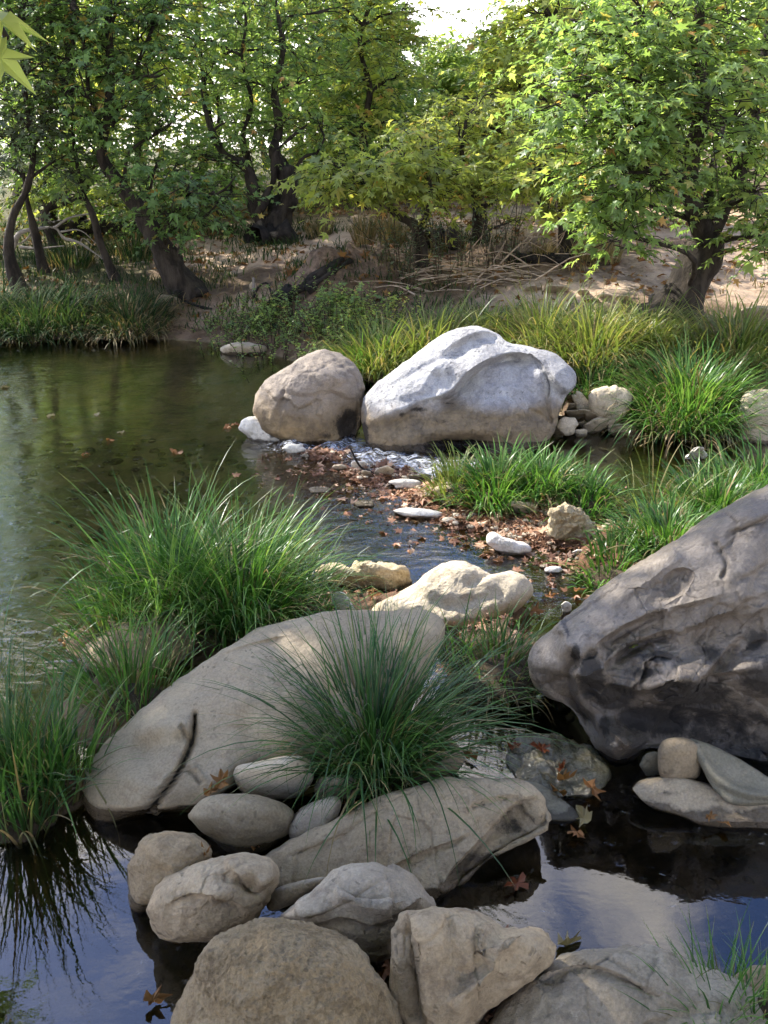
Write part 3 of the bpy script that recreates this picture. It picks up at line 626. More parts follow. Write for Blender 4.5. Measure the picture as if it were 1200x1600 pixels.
rock('long flat tan slab lying across the foreground', [(398, 1350), (440, 1325), (520, 1280), (600, 1245), (700, 1218), (790, 1213), (838, 1230), (858, 1265), (850, 1295), (800, 1322), (760, 1345), (705, 1378), (660, 1396), (600, 1385), (500, 1385), (430, 1380)], .19, M['beige_rock'], base=(690, 1388), bulge=.055, p=3.4, amp=.010, scale=5, back=.15, res=(80, 230), center=(635, 1310), extend=20,
     facet=.010, fscale=6, ledges=[([(690, 1392), (722, 1345), (765, 1300), (800, 1262), (845, 1240)], 60, -.05), ([(560, 1372), (620, 1352), (700, 1318), (740, 1300)], 20, -.018), ([(730, 1262), (770, 1248), (820, 1243)], 9, -.015), ([(440, 1340), (500, 1318), (560, 1290)], 14, -.008)], bumps=[(800, 1300, 50, 30, -.03)], stain_shade=[(790, 1290, 50, 26, .55), (740, 1340, 40, 20, .5), (700, 1325, 10, 6, .4)], rough=.008, grain=.001)
rock('squat brown-grey rock standing in the lower left pool', [(196, 1352), (222, 1312), (262, 1298), (308, 1304), (332, 1328), (315, 1360), (272, 1395), (235, 1412), (205, 1408)], .17, M['beige_rock'], base=(220, 1410), bulge=.09, amp=.012, scale=8, p=2.8, grain=.0012, facet=.006, fscale=9, rough=.006, stain_shade=[(215, 1385, 12, 25, .4)])
rock('lumpy tan rock with a pale speck above the lower left pool', [(228, 1420), (252, 1382), (305, 1352), (350, 1340), (375, 1334), (418, 1343), (432, 1368), (425, 1402), (392, 1440), (335, 1460), (270, 1462), (240, 1446)], .22, M['beige_rock'], base=(300, 1460), z0=.02, bulge=.10, amp=.012, scale=8, p=2.6,
     bumps=[(392, 1385, 12, 10, -.03), (330, 1400, 30, 16, .02), (290, 1420, 30, 20, .015), (410, 1380, 10, 10, .015)], ledges=[([(365, 1362), (395, 1392), (428, 1372)], 16, -.025), ([(245, 1425), (300, 1400), (360, 1410), (400, 1435)], 20, -.02)], facet=.005, fscale=9, rough=.006, grain=.0012)
rock('slim grey-tan stone lying between two larger foreground rocks', [(413, 1405), (430, 1388), (470, 1374), (505, 1369), (509, 1377), (485, 1395), (450, 1412), (422, 1418)], .14, M['grey_rock'], base=(440, 1417), z0=.05, bulge=.03, amp=.004, extend=5, name='stone', cat='stone')
rock('greyish humped rock with a curved crack, middle of the front row', [(433, 1432), (478, 1392), (520, 1362), (568, 1350), (618, 1354), (658, 1378), (684, 1412), (672, 1442), (625, 1472), (575, 1487), (500, 1470)], .23, M['grey_rock'], base=(560, 1486), z0=.05, bulge=.11, amp=.014, scale=6, p=2.6,
     ledges=[([(490, 1450), (540, 1438), (590, 1448), (640, 1425), (668, 1400)], 26, -.03), ([(520, 1380), (545, 1400), (590, 1412), (640, 1400)], 20, .02)], facet=.012, fscale=6, grain=.0008)
rock('large round pitted yellow-brown rock at the bottom edge', [(255, 1660), (283, 1560), (308, 1492), (350, 1452), (415, 1437), (490, 1442), (555, 1476), (595, 1520), (615, 1560), (625, 1650), (560, 1740), (450, 1770), (330, 1740)], .34, M['rough_rock'], base=(440, 1740), z0=.0, bulge=.15, amp=.012, scale=7, rough=.010, grain=.0042, res=(110, 260), stain_shade=[(470, 1560, 90, 40, .12)], center=(440, 1590))
rock('angular tan rock with a flat left face at the bottom', [(603, 1570), (610, 1500), (618, 1440), (636, 1418), (690, 1422), (758, 1433), (788, 1456), (830, 1452), (860, 1474), (856, 1510), (800, 1555), (745, 1595), (690, 1625), (630, 1625)], .30, M['beige_rock'], base=(640, 1620), z0=.05, bulge=.10, amp=.014, scale=6, p=3, res=(80, 210), center=(705, 1515),
     ledges=[([(632, 1418), (648, 1480), (655, 1540), (662, 1625)], 40, -.055), ([(860, 1490), (800, 1530), (740, 1575), (690, 1610)], 40, .0), ([(760, 1440), (745, 1480), (775, 1520)], 24, -.02)], lines=[([(700, 1450), (720, 1520), (790, 1500)], 16, -.018), ([(800, 1460), (770, 1510), (715, 1570)], 12, .022)], facet=.012, fscale=8, rough=.006, grain=.001)
rock('wide pale mottled rock filling the bottom right edge', [(745, 1640), (790, 1570), (840, 1515), (890, 1490), (950, 1484), (1020, 1480), (1080, 1498), (1125, 1512), (1170, 1535), (1195, 1570), (1230, 1650), (1150, 1740), (950, 1760), (800, 1730)], .16, M['grey_rock'], base=(960, 1740), z0=.0, bulge=.06, amp=.014, scale=6, p=3, res=(80, 220), rough=.010, facet=.010, fscale=8, grain=.001, ledges=[([(830, 1540), (900, 1510), (960, 1520), (1040, 1560)], 24, -.015)])
rock('huge dark boulder with jagged scars, right of the sedges', [(826, 1030), (842, 1002), (895, 958), (958, 906), (1030, 860), (1100, 812), (1200, 757), (1330, 700), (1450, 740), (1500, 950), (1420, 1180), (1230, 1215), (1110, 1185), (1020, 1165), (985, 1182), (958, 1190), (930, 1165), (898, 1108), (850, 1085), (832, 1062)], .88, M['dark_boulder'], base=(958, 1185), bulge=.22, p=2.4, amp=.012, scale=4, back=.6, res=(170, 420), center=(1090, 1000), extend=8,
     bumps=[(1060, 1075, 70, 36, .10), (1010, 1125, 80, 30, -.10), (1130, 1130, 110, 50, -.12), (1020, 1030, 30, 14, .04), (1150, 930, 60, 50, .04), (890, 1040, 45, 50, .05), (960, 1160, 26, 26, .10), (1190, 1180, 120, 50, -.10), (1170, 1050, 40, 30, .05)],
     ledges=[([(885, 1005), (905, 1030), (893, 1060), (905, 1100), (935, 1130)], 60, -.09), ([(930, 1012), (970, 985), (1010, 965), (1045, 955)], 34, -.07), ([(945, 1045), (985, 1010), (1030, 992), (1062, 985)], 36, -.08), ([(945, 1072), (1000, 1085), (1040, 1070), (1085, 1062)], 60, -.10), ([(1035, 905), (1062, 890), (1078, 898), (1060, 925), (1032, 940)], 26, -.03), ([(1075, 1010), (1105, 975), (1150, 960), (1165, 930)], 30, -.04), ([(1075, 1085), (1110, 1050), (1135, 1020), (1160, 990)], 36, -.06), ([(1130, 835), (1165, 822), (1210, 805)], 14, -.03), ([(1110, 870), (1140, 850), (1150, 830)], 10, -.02), ([(990, 920), (1030, 900), (1050, 870)], 14, -.006), ([(1140, 905), (1175, 895), (1210, 870)], 22, -.02)],
     lines=[([(960, 940), (1010, 905), (1060, 870)], 8, .012), ([(1120, 850), (1135, 880), (1130, 900)], 4, -.015)],
     stain_shade=[(1020, 1125, 90, 36, .75), (925, 1060, 26, 44, 1.0), (980, 1015, 50, 16, .6), (1150, 1140, 120, 55, .6), (1110, 1020, 40, 26, .7), (1040, 1025, 50, 16, .7), (900, 1020, 8, 16, 1.0), (1190, 1060, 60, 60, .7), (945, 1135, 12, 34, .7), (1190, 1190, 120, 40, .9), (1060, 915, 14, 16, .5), (1170, 960, 50, 30, .45), (1080, 1090, 70, 30, 1.1), (1110, 1120, 150, 50, .55), (960, 1090, 40, 30, .9), (1010, 1050, 40, 12, .8), (1180, 1000, 40, 30, .6)],
     rough=.010, facet=.008, fscale=6, grain=.001, soft=9.0,
     patches=[(1035, 1030, 70, 55, .045), (1150, 985, 55, 45, .035), (935, 1050, 30, 50, .04), (1055, 915, 28, 28, .035), (1160, 830, 50, 14, .02), (1010, 1085, 50, 30, .03), (1110, 1060, 50, 40, .035)])
rock('boxy tan stone standing under the dark boulder', [(1030, 1172), (1040, 1157), (1070, 1154), (1092, 1165), (1097, 1190), (1090, 1212), (1060, 1219), (1035, 1212), (1029, 1195)], .18, M['beige_rock'], base=(1060, 1216), z0=.05, p=3.4, bulge=.05, amp=.006, extend=4, name='stone', cat='stone')
rock('thin leaf-shaped greenish slab tilted under the dark boulder', [(1072, 1152), (1110, 1165), (1160, 1188), (1205, 1218), (1240, 1245), (1200, 1256), (1145, 1254), (1115, 1230), (1095, 1195)], .17, M['green_rock'], base=(1160, 1254), z0=.05, p=5, bulge=.02, amp=.005, back=.06, extend=3, lines=[([(1085, 1165), (1120, 1215), (1170, 1240), (1230, 1245)], 7, .014)])
rock('low flat brown slab in the dark pool, right edge', [(983, 1232), (1005, 1218), (1060, 1216), (1110, 1228), (1160, 1250), (1210, 1258), (1300, 1262), (1300, 1295), (1210, 1292), (1120, 1286), (1060, 1272), (1010, 1258)], .07, M['beige_rock'], base=(1110, 1284), bulge=.03, p=3.4, amp=.008, extend=10, stain_shade=[(1050, 1240, 40, 10, .45), (1120, 1250, 20, 8, .5)], center=(1130, 1255))
rock('small dark green stone left of the boxy tan stone', [(1000, 1195), (1008, 1178), (1028, 1175), (1036, 1190), (1034, 1208), (1012, 1210)], .12, M['green_rock'], base=(1018, 1209), z0=.03, extend=4)
rock('low wet glistening rock awash in the dark pool', [(790, 1195), (800, 1160), (840, 1145), (885, 1152), (925, 1170), (945, 1205), (938, 1232), (900, 1245), (850, 1240), (805, 1225)], .018, M['wet_rock'], base=(880, 1242), bulge=.02, p=3, amp=.02, scale=10, rough=.012, extend=4)
rock('sunken brown slab showing beside the long tan slab', [(770, 1225), (830, 1222), (880, 1250), (905, 1275), (870, 1285), (820, 1275)], .03, M['green_rock'], base=(880, 1280), bulge=.01, p=3, amp=.006, extend=4)
rock('tan rock wedged behind the small grass tuft, right edge', [(1135, 1535), (1150, 1515), (1185, 1505), (1230, 1510), (1240, 1570), (1200, 1620), (1150, 1600)], .15, M['beige_rock'], base=(1190, 1615), amp=.012, scale=8)
stone('pale pebble among leaves near the tan flat-topped rock', 115, 1000, 30, 14, .04, M['yellow_stone'])
# bank stones
def bank_stone(lb, px, py, w, h, mt, hgt, **k):
    g = ground_hit(px, py+h*.4); stone(lb, px, py, w, h, g[2]+hgt, M[mt], z0=g[2]-.02, **k)
for a in [('dark rounded rock at the right edge beneath the big plane tree', 1182, 494, 62, 34, 'grey_rock', .18), ('grey stone half buried left of the big plane tree', 912, 458, 20, 10, 'grey_rock', .06),
          ('flat pale stone on the bank above the yellow sedge', 945, 463, 22, 8, 'chalk_stone', .05), ('whitish stone on the sandy bank left of the trunk', 972, 466, 24, 10, 'pale_stone', .06),
          ('grey slab on the bank below the brush heap', 832, 452, 30, 12, 'grey_rock', .07), ('broad grey stone on the bank right of the brush heap', 868, 452, 40, 14, 'grey_rock', .09),
          ('pale stone low on the bank behind the yellow sedge', 925, 470, 24, 8, 'pale_stone', .05), ('cream stone beside the exposed roots of the big plane tree', 1012, 478, 18, 9, 'pale_stone', .05),
          ('long pale stone at the top of the brush heap', 812, 434, 40, 8, 'pale_stone', .05), ('small white stone on the sandy track', 582, 385, 16, 6, 'chalk_stone', .04),
          ('pale stone at the foot of the leaning tree', 395, 448, 10, 14, 'pale_stone', .08), ('mossy grey rock among roots at the left bank', 262, 468, 30, 16, 'grey_rock', .09)]:
    bank_stone(*a)
# ------------------------------------------------------------------ sedges
def blades(rs, base, nb, L, rad, spread=.5, droop=1.0, lean=(0, 0), w=.006, segs=8, up=.08, ry=None):
    ry = ry or rad
    u = np.sqrt(rs.rand(nb)); a = rs.rand(nb)*2*math.pi
    bx, by = rad*u*np.cos(a), ry*u*np.sin(a)
    phi = np.arctan2(by+.0*a, bx)+rs.randn(nb)*.55
    th0 = np.abs(rs.randn(nb))*up+spread*(u**1.3)*rs.uniform(.35, 1.1, nb)
    ln = L*np.clip(rs.normal(.82, .2, nb), .3, 1.3)
    dr = droop*rs.uniform(.35, 1.5, nb)
    s = np.linspace(0, 1, segs+1)
    P = np.zeros((nb, segs+1, 3)); zg = gh(base[0]+bx, base[1]+by)
    P[:, 0] = np.stack([base[0]+bx, base[1]+by, np.maximum(zg, base[2]-.06)-.015], -1)
    kink = np.where(rs.rand(nb) < .13, rs.randint(2, segs, nb), 99); kb = rs.uniform(.6, 1.7, nb)
    for k in range(segs):
        th = th0+kb*(k >= kink)+dr*((k+.5)/segs)**1.7
        d = np.stack([np.sin(th)*np.cos(phi)+lean[0]*s[k+1]*.7, np.sin(th)*np.sin(phi)+lean[1]*s[k+1]*.7, np.cos(th)], -1)
        P[:, k+1] = P[:, k]+norm(d)*(ln/segs)[:, None]
    tw = phi+math.pi/2+rs.randn(nb)*.5
    side = np.stack([np.cos(tw), np.sin(tw), 0*tw], -1)
    wd = 1.25*w*rs.uniform(.55, 1.3, nb)[:, None]*np.clip(1.02-s**2.2, .04, 1)[None]
    Lf = P-side[:, None]*wd[..., None]*.5; Rt = P+side[:, None]*wd[..., None]*.5
    V = np.stack([Lf, Rt], 2).reshape(-1, 3)
    b = (np.arange(nb)*(segs+1)*2)[:, None]+np.arange(segs)[None]*2
    F = np.stack([b, b+1, b+3, b+2], -1).reshape(-1, 4)
    return V, F, np.repeat(np.tile(s, nb), 2)
def tussock(label, px, py, nb, L, rad, mat, dry=0, group=None, z=None, **k):
    nb = int(nb*.88)
    rs = np.random.RandomState(hash_s(label) % 99999)
    g = ground_hit(px, py) if z is None else at_z(px, py, z)
    V, F, t = blades(rs, g, nb, L, rad, **k)
    root = empty('sedge_tussock', (g[0], g[1], g[2]))
    tag(root, label, 'sedge', group)
    mesh_obj('blades', V, F, M[mat], root, loc=g, attrs={'along': t}, smooth=True)
    dry = int(dry*1.8)+int(.05*nb)
    if dry:
        k2 = dict(k); k2['spread'] = k.get('spread', .5)*1.3; k2['droop'] = k.get('droop', 1)*1.35
        V, F, t = blades(rs, g, dry, L*.85, rad, **k2)
        tag(mesh_obj('dry_grass', V, F, M['grass_dry'], root, loc=g, attrs={'along': t}, smooth=True), 'straw coloured dead blades')
    # root crown of dead bases
    ry = k.get('ry') or rad; n_a, n_r = 18, 5
    aa = np.linspace(0, 2*math.pi, n_a, endpoint=False); rr = np.linspace(0, 1, n_r+1)[1:]
    x = g[0]+rad*1.05*rr[:, None]*np.cos(aa); y = g[1]+ry*1.05*rr[:, None]*np.sin(aa)
    zz_ = g[2]-.05+(.05+.10*L)*(1-rr[:, None]**2)+0*x
    V = np.concatenate([[[g[0], g[1], g[2]+.10*L]], np.stack([x, y, zz_], -1).reshape(-1, 3)])
    V[:, 2] += .03*fbm(V*14, 2)
    j = np.arange(n_a); j2 = (j+1) % n_a
    F = [np.stack([0*j, 1+j, 1+j2], -1), np.concatenate([np.stack([1+q*n_a+j, 1+(q+1)*n_a+j, 1+(q+1)*n_a+j2, 1+q*n_a+j2], -1) for q in range(n_r-1)])]
    mesh_obj('root_crown', V, F, M['thatch'], root, loc=g, smooth=True)
    return root
gA, gB, gC = 'sedges in the foreground creek', 'sedges on the gravel bar', 'sedges along the right bank'
tussock('big bright green sedge beside the pond, above the sloping boulder', 375, 965, 1000, 0.554, 0.17, 'grass', 50, gA, spread=.75, droop=1.25, w=.0062)
tussock('tall sedge at the pond edge left of the big bright one', 265, 965, 620, 0.589, 0.153, 'grass', 30, gA, spread=.7, droop=1.15, w=.006)
tussock('thin arching sedge hanging over the pond, farthest left of the big clump', 185, 985, 260, 0.391, 0.14, 'grass', 10, gA, spread=.75, droop=1.1, w=.0055)
tussock('short sedge drooping over the right of the big clump', 465, 955, 260, .38, .12, 'grass', 20, gA, spread=.9, droop=1.4, w=.0055)
tussock('dark sedge with long arching blades in front of the sloping boulder', 585, 1172, 1150, 0.51, 0.115, 'grass_deep', 40, gA, spread=.92, droop=1.2, w=.0050, z=.14)
tussock('sparse sedge drooping right beside the cream two-humped rock', 785, 1045, 247, 0.265, 0.13, 'grass', 50, gA, spread=.9, droop=1.3, w=.0048, lean=(.25, -.2), z=.10)
tussock('thin tuft of upright blades between the cream rock and front sedge', 715, 1010, 50, .26, .06, 'grass', 0, gA, spread=.5, droop=.8, w=.0045, z=.12)
tussock('tall narrow sedge standing in water at the left edge', 25, 1255, 297, 0.475, 0.12, 'grass_deep', 20, gA, spread=.42, droop=.75, w=.0055)
tussock('upright sedge left of the sloping boulder tip', 95, 1225, 180, 0.396, 0.09, 'grass', 12, gA, spread=.45, droop=.8, w=.0055)
tussock('loose sedge tuft between left pond and sloping boulder', 205, 1090, 260, .36, .14, 'grass', 30, gA, spread=.7, droop=1.0, w=.005)
tussock('faint sedge tuft cut by the left frame edge above the tall narrow one', -20, 1130, 220, .48, .14, 'grass_deep', 10, gA, spread=.7, droop=1.0, w=.0055)
tussock('small tuft of grass growing on the wide mottled rock', 1125, 1590, 230, 0.245, 0.06, 'grass', 14, gA, spread=.85, droop=.8, w=.0042, z=.11)
tussock('tiny grass tuft cut by the right frame edge at the bottom', 1195, 1575, 80, .26, .04, 'grass', 4, gA, spread=.5, droop=.6, w=.004, z=.12)
tussock('blue-green sedge in front of the big pale boulder', 775, 775, 527, 0.317, 0.144, 'grass', 20, gB, spread=.85, droop=1.35, w=.0095)
tussock('light green low sedge at the left end of the gravel bar', 715, 762, 260, 0.238, 0.14, 'grass_yellow', 0, gB, spread=.8, droop=1.1, w=.008)
tussock('bright sedge right of the blue-green one on the bar', 850, 765, 442, 0.291, 0.162, 'grass', 20, gB, spread=.8, droop=1.2, w=.009)
tussock('spreading sedge at the right end of the bar beside the stream', 915, 785, 353, 0.265, 0.144, 'grass', 20, gB, spread=.95, droop=1.3, w=.0085)
gD = 'sedges behind the dark boulder'
tussock('light sedge touching the upper left side of the dark boulder', 960, 890, 375, 0.175, 0.153, 'grass', 15, gD, spread=.9, droop=1.2, w=.007)
tussock('dense sedge half behind the slope of the dark boulder', 1045, 850, 658, 0.253, 0.198, 'grass', 25, gD, spread=.9, droop=1.25, w=.0075)
tussock('tall arching sedge behind the dark boulder near the right edge', 1120, 800, 581, 0.316, 0.198, 'grass', 30, gD, spread=.9, droop=1.2, w=.0075)
tussock('pale sedge at the right frame edge behind the dark boulder', 1185, 765, 454, 0.313, 0.216, 'grass', 30, gD, spread=.9, droop=1.2, w=.0075)
tussock('wispy sedge with long bent blades over the right stream', 1020, 800, 70, 0.495, 0.14, 'grass_yellow', 10, gD, spread=1.0, droop=1.3, w=.005)
# right bank
tussock('sunlit lime sedge behind the left shoulder of the pale boulder', 600, 572, 900, 0.496, 0.34, 'grass_yellow', 30, gC, spread=.9, droop=1.4, w=.011)
tussock('sunlit lime sedge showing above the gap between both boulders', 675, 552, 700, 0.48, 0.32, 'grass_yellow', 40, gC, spread=.9, droop=1.4, w=.011)
tussock('low lime sedge along the water left of the pale boulder', 565, 580, 420, .44, .24, 'grass', 20, gC, spread=.9, droop=1.2, w=.010)
tussock('low sedge on the bank directly above the pale boulder peak', 755, 525, 560, 0.368, 0.34, 'grass_yellow', 60, gC, spread=.9, droop=1.3, w=.011)
tussock('yellow-tipped sedge on the bank right of the boulder peak', 850, 545, 810, 0.554, 0.34, 'grass_yellow', 140, gC, spread=.85, droop=1.4, w=.011)
tussock('tall yellow-tipped sedge behind the stone heap', 925, 560, 900, 0.557, 0.34, 'grass_yellow', 170, gC, spread=.85, droop=1.4, w=.011)
tussock('shaded green sedge just behind the stone heap', 925, 612, 364, 0.33, 0.192, 'grass_deep', 30, gC, spread=.8, droop=1.2, w=.010)
tussock('leafy sedge below the big plane tree trunk', 1010, 545, 630, 0.47, 0.32, 'grass_yellow', 120, gC, spread=.85, droop=1.4, w=.011)
tussock('large hanging sedge over the right stream', 1070, 655, 1080, 0.56, 0.32, 'grass', 160, gC, spread=.95, droop=1.4, w=.010)
tussock('light sedge on top of the right bank beside the frame', 1150, 560, 810, 0.538, 0.36, 'grass_yellow', 120, gC, spread=.85, droop=1.35, w=.011)
tussock('drooping sedge left of the half hidden pale rock', 1088, 640, 504, 0.443, 0.26, 'grass', 120, gC, spread=.95, droop=1.35, w=.010)
tussock('straw mixed sedge between stone heap and hanging sedge', 1060, 600, 303, 0.36, 0.224, 'grass_yellow', 220, gC, spread=.95, droop=1.4, w=.010)
tussock('green sedge at the right frame edge above the half hidden rock', 1215, 560, 558, 0.328, 0.28, 'grass', 80, gC, spread=.9, droop=1.3, w=.010)
# left bank
gE = 'sedges along the left bank'
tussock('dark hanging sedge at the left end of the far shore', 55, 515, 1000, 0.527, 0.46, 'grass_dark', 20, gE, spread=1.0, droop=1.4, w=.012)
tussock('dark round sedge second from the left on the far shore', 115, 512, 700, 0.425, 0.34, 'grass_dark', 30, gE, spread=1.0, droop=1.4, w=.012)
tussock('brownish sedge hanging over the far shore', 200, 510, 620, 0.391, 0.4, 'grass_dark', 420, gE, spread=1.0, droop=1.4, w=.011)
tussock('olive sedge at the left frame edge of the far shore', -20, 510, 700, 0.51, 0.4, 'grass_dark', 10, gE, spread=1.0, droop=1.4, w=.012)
for q, (x, y, l_, r_, mt, lb) in enumerate([(570, 385, .45, .12, 'grass_dry', 'brown upright dry tuft beside the sandy track'), (612, 380, .42, .14, 'grass_dry', 'brown dry tuft right of a white stone by the track'), (500, 366, .25, .16, 'grass_dry', 'low olive dry tuft left of the sandy track'),
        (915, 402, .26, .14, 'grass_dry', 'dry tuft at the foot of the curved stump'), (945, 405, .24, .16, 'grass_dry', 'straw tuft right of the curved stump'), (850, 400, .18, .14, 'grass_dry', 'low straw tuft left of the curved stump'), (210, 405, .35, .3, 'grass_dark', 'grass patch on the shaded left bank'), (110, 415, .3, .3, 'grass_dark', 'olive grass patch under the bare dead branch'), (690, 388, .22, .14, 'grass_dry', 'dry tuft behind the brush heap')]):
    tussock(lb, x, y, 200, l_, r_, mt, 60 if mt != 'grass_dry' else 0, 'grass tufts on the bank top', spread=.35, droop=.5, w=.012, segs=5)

# ------------------------------------------------------------------ leaves
LEAF = np.array([[0, .34, -.03], [0, .04, 0], [.50, .06, -.10], [.23, .30, 0], [.53, .62, -.10], [.17, .55, 0], [0, 1, -.14], [-.17, .55, 0], [-.53, .62, -.10], [-.23, .30, 0], [-.50, .06, -.10]], float)
LEAF_F = np.array([[0, k, k % 10+1] for k in range(1, 11)])
LEAF3 = np.array([[0, 0, 0], [.5, .28, -.08], [.17, .46, 0], [0, 1, -.12], [-.17, .46, 0], [-.5, .28, -.08]], float)
LEAF3_F = np.array([[0, 1, 2], [0, 2, 3], [0, 3, 4], [0, 4, 5]])
WILLOW = np.array([[0, 0, 0], [.13, .4, -.03], [0, 1, -.08], [-.13, .4, -.03]], float); WILLOW_F = np.array([[0, 1, 2, 3]])
def leaves(pos, axis_, nrm, size, T, TF):
    a = norm(axis_-nrm*(axis_*nrm).sum(-1, keepdims=True)); x = np.cross(a, nrm)
    R = np.stack([x, a, nrm], -1)
    rr = np.random.RandomState(len(pos)); k = len(pos)
    TT = np.broadcast_to(T, (k,)+T.shape).copy()
    TT[..., 0] *= rr.uniform(.62, 1.05, (k, 1)); TT[..., 2] = TT[..., 2]*rr.uniform(-.6, 2.6, (k, 1))+TT[..., 1]**2*rr.uniform(-.35, .1, (k, 1))+TT[..., 0]*rr.uniform(-.3, .3, (k, 1))
    V = pos[:, None]+size[:, None, None]*np.einsum('nkj,nij->nki', TT, R)
    F = (np.arange(len(pos))*len(T))[:, None, None]+TF[None]
    return V.reshape(-1, 3), F.reshape(-1, TF.shape[1])
def sprays(rs, blobs, m=9, length=.45, lsize=.13, droop=.25, flat=.6, T=LEAF, TF=LEAF_F):
    """blobs [(centre, radii, n)] -> leaf mesh and twigs"""
    S, D = [], []
    for c, r, k in blobs:
        v = norm(rs.randn(k, 3)); p = np.array(c)+np.array(r)*v*(rs.uniform(.12, 1, k)**.42)[:, None]
        d = v*np.array([1, 1, flat])+rs.randn(k, 3)*.45+np.array([0, 0, .05]); S.append(p); D.append(norm(d*np.array([1, 1, flat])))
    S = np.concatenate(S); D = np.concatenate(D); K = len(S)
    ln = length*rs.uniform(.6, 1.25, K)
    s = np.linspace(.12, 1, m)
    P = S[:, None]+D[:, None]*(ln[:, None]*s[None])[..., None]+np.array([0, 0, -1])*(droop*ln[:, None]*s[None]**2)[..., None]
    lat = norm(np.cross(D, np.array([0, 0, 1.0]))+1e-6)
    sg = np.where(np.arange(m) % 2 == 0, 1, -1)[None, :, None]
    ax = D[:, None]*(.35+.6*s[None, :, None])+lat[:, None]*sg*(1.0-.5*s[None, :, None])+rs.randn(K, m, 3)*.3+np.array([0, 0, -.30])
    nm = np.array([0, 0, 1.0])+rs.randn(K, m, 3)*.38+D[:, None]*.35
    sz = lsize*rs.uniform(.4, 1.2, (K, m))*(1.05-.35*s[None])
    V, F = leaves((P+norm(ax)*.02).reshape(-1, 3), norm(ax).reshape(-1, 3), norm(nm).reshape(-1, 3), sz.ravel(), T, TF)
    # twigs: three sided prisms
    B = S-D*(.35*ln)[:, None]; Tp = P[:, -1]; Mid = P[:, m//2]
    up = np.cross(lat, D); r = .0045
    ring = [lat*r, (-.5*lat+.87*up)*r, (-.5*lat-.87*up)*r]
    tv = np.stack([B+q for q in ring]+[Mid+q*.8 for q in ring]+[Tp+q*.3 for q in ring], 1).reshape(-1, 3)
    q = []
    for lv in (0, 3):
        for a in range(3): q.append([lv+a, lv+(a+1) % 3, lv+3+(a+1) % 3, lv+3+a])
    tf = ((np.arange(K)*9)[:, None, None]+np.array(q)[None]).reshape(-1, 4)
    return (V, F), (tv, tf)
def tree(label, trunks, blobs, leaf='leaf', bark='bark', lsize=.13, m=9, length=.45, far=False, name='plane_tree', seed=0, group=None, flat=.55, droop=.25, limb_r=.028, twist=.35, limbs=True):
    """trunks [(points, r0, r1)], blobs [(centre, radii, n sprays)]: trunk with limbs reaching into each leaf mass"""
    rs = np.random.RandomState(hash_s(label) % 99991+seed)
    parts = []; spine = []
    for k, (P, r0, r1) in enumerate(trunks):
        P = np.asarray(P, float); n = max(8, len(P)*5)
        parts.append(tube(P, r0, r1, n, 6 if far else 10, twist, seed+k, flare=r0*.8 if k == 0 else 0))
        spine.append(smooth_path(P, 24))
    spine_a = np.concatenate(spine)
    if limbs:
        for c, r, k in blobs:
            c = np.asarray(c, float); low_ = spine_a[:, 2] < c[2]-.1
            cand = spine_a[low_] if low_.any() else spine_a
            hz = np.linalg.norm((cand-c)*np.array([1, 1, .75]), axis=1); s = cand[np.argmin(hz)]
            L = np.linalg.norm(c-s)
            mid = (s+c)/2+np.array([rs.randn()*.12*L, rs.randn()*.12*L, .10*L]); e = c+(c-s)*.25
            rr = limb_r*min(1.6, .5+L*.6)
            parts.append(tube([s, mid, c, e], rr, rr*.25, 12, 5 if far else 6, .2, seed))
            for q in range(0 if far else 3):
                e2 = c+np.asarray(r)*norm(rs.randn(3))*.8
                parts.append(tube([mid*.4+c*.6, (c+e2)/2+np.array([0, 0, .05]), e2], rr*.45, rr*.12, 8, 4, .1, seed))
    T, TF = (LEAF3, LEAF3_F) if far else (LEAF, LEAF_F)
    (V, F), tw = sprays(rs, blobs, m, length, lsize, droop, flat, T, TF)
    if not far: parts.append(tw)
    base = np.asarray(trunks[0][0][0], float)
    root = empty(name, base); tag(root, label, 'tree', group)
    tv, tf = cat_mesh(parts)
    mesh_obj('trunk', tv, tf, M[bark], root, loc=base, smooth=True)
    mesh_obj('crown', V, F, M[leaf], root, loc=base)
    return root
def trunk_px(pts, Y0, dz=None):
    """trunk path from photo pixels; first point on the ground, depth from there (or per point offsets)"""
    g = ground_hit(*pts[0][:2]); Y = g[1] if Y0 is None else Y0
    out_ = []
    for q in pts:
        off = q[2] if len(q) > 2 else 0
        out_.append(at_y(q[0], q[1], Y+off))
    out_[0][2] = min(out_[0][2], g[2])-.06
    return out_, Y
def blob_px(px, py, rx, ry, n, Y, off=0, dep=None):
    c = at_y(px, py, Y+off); k = (Y+off)*1.02/FPX
    return (c, (rx*k, dep or max(.35, .5*(rx+ry)*.6*k), ry*k), n)
def high_blobs(rs, cx, cy_, z0, z1, rad, n, per):
    o = []
    for k in range(n):
        f = (k+.5)/n; z = z0+(z1-z0)*f; r = rad*math.sqrt(max(.1, 1-f*.85)); a = rs.rand()*6.28; d = r*rs.uniform(.2, .75)
        o.append(((cx+d*math.cos(a), cy_+d*math.sin(a), z), (r*.6, r*.6, .5), per))
    return o
# ------------------------------------------------------------------ trees
RS = np.random.RandomState(4)
gT = 'plane trees on the far bank'
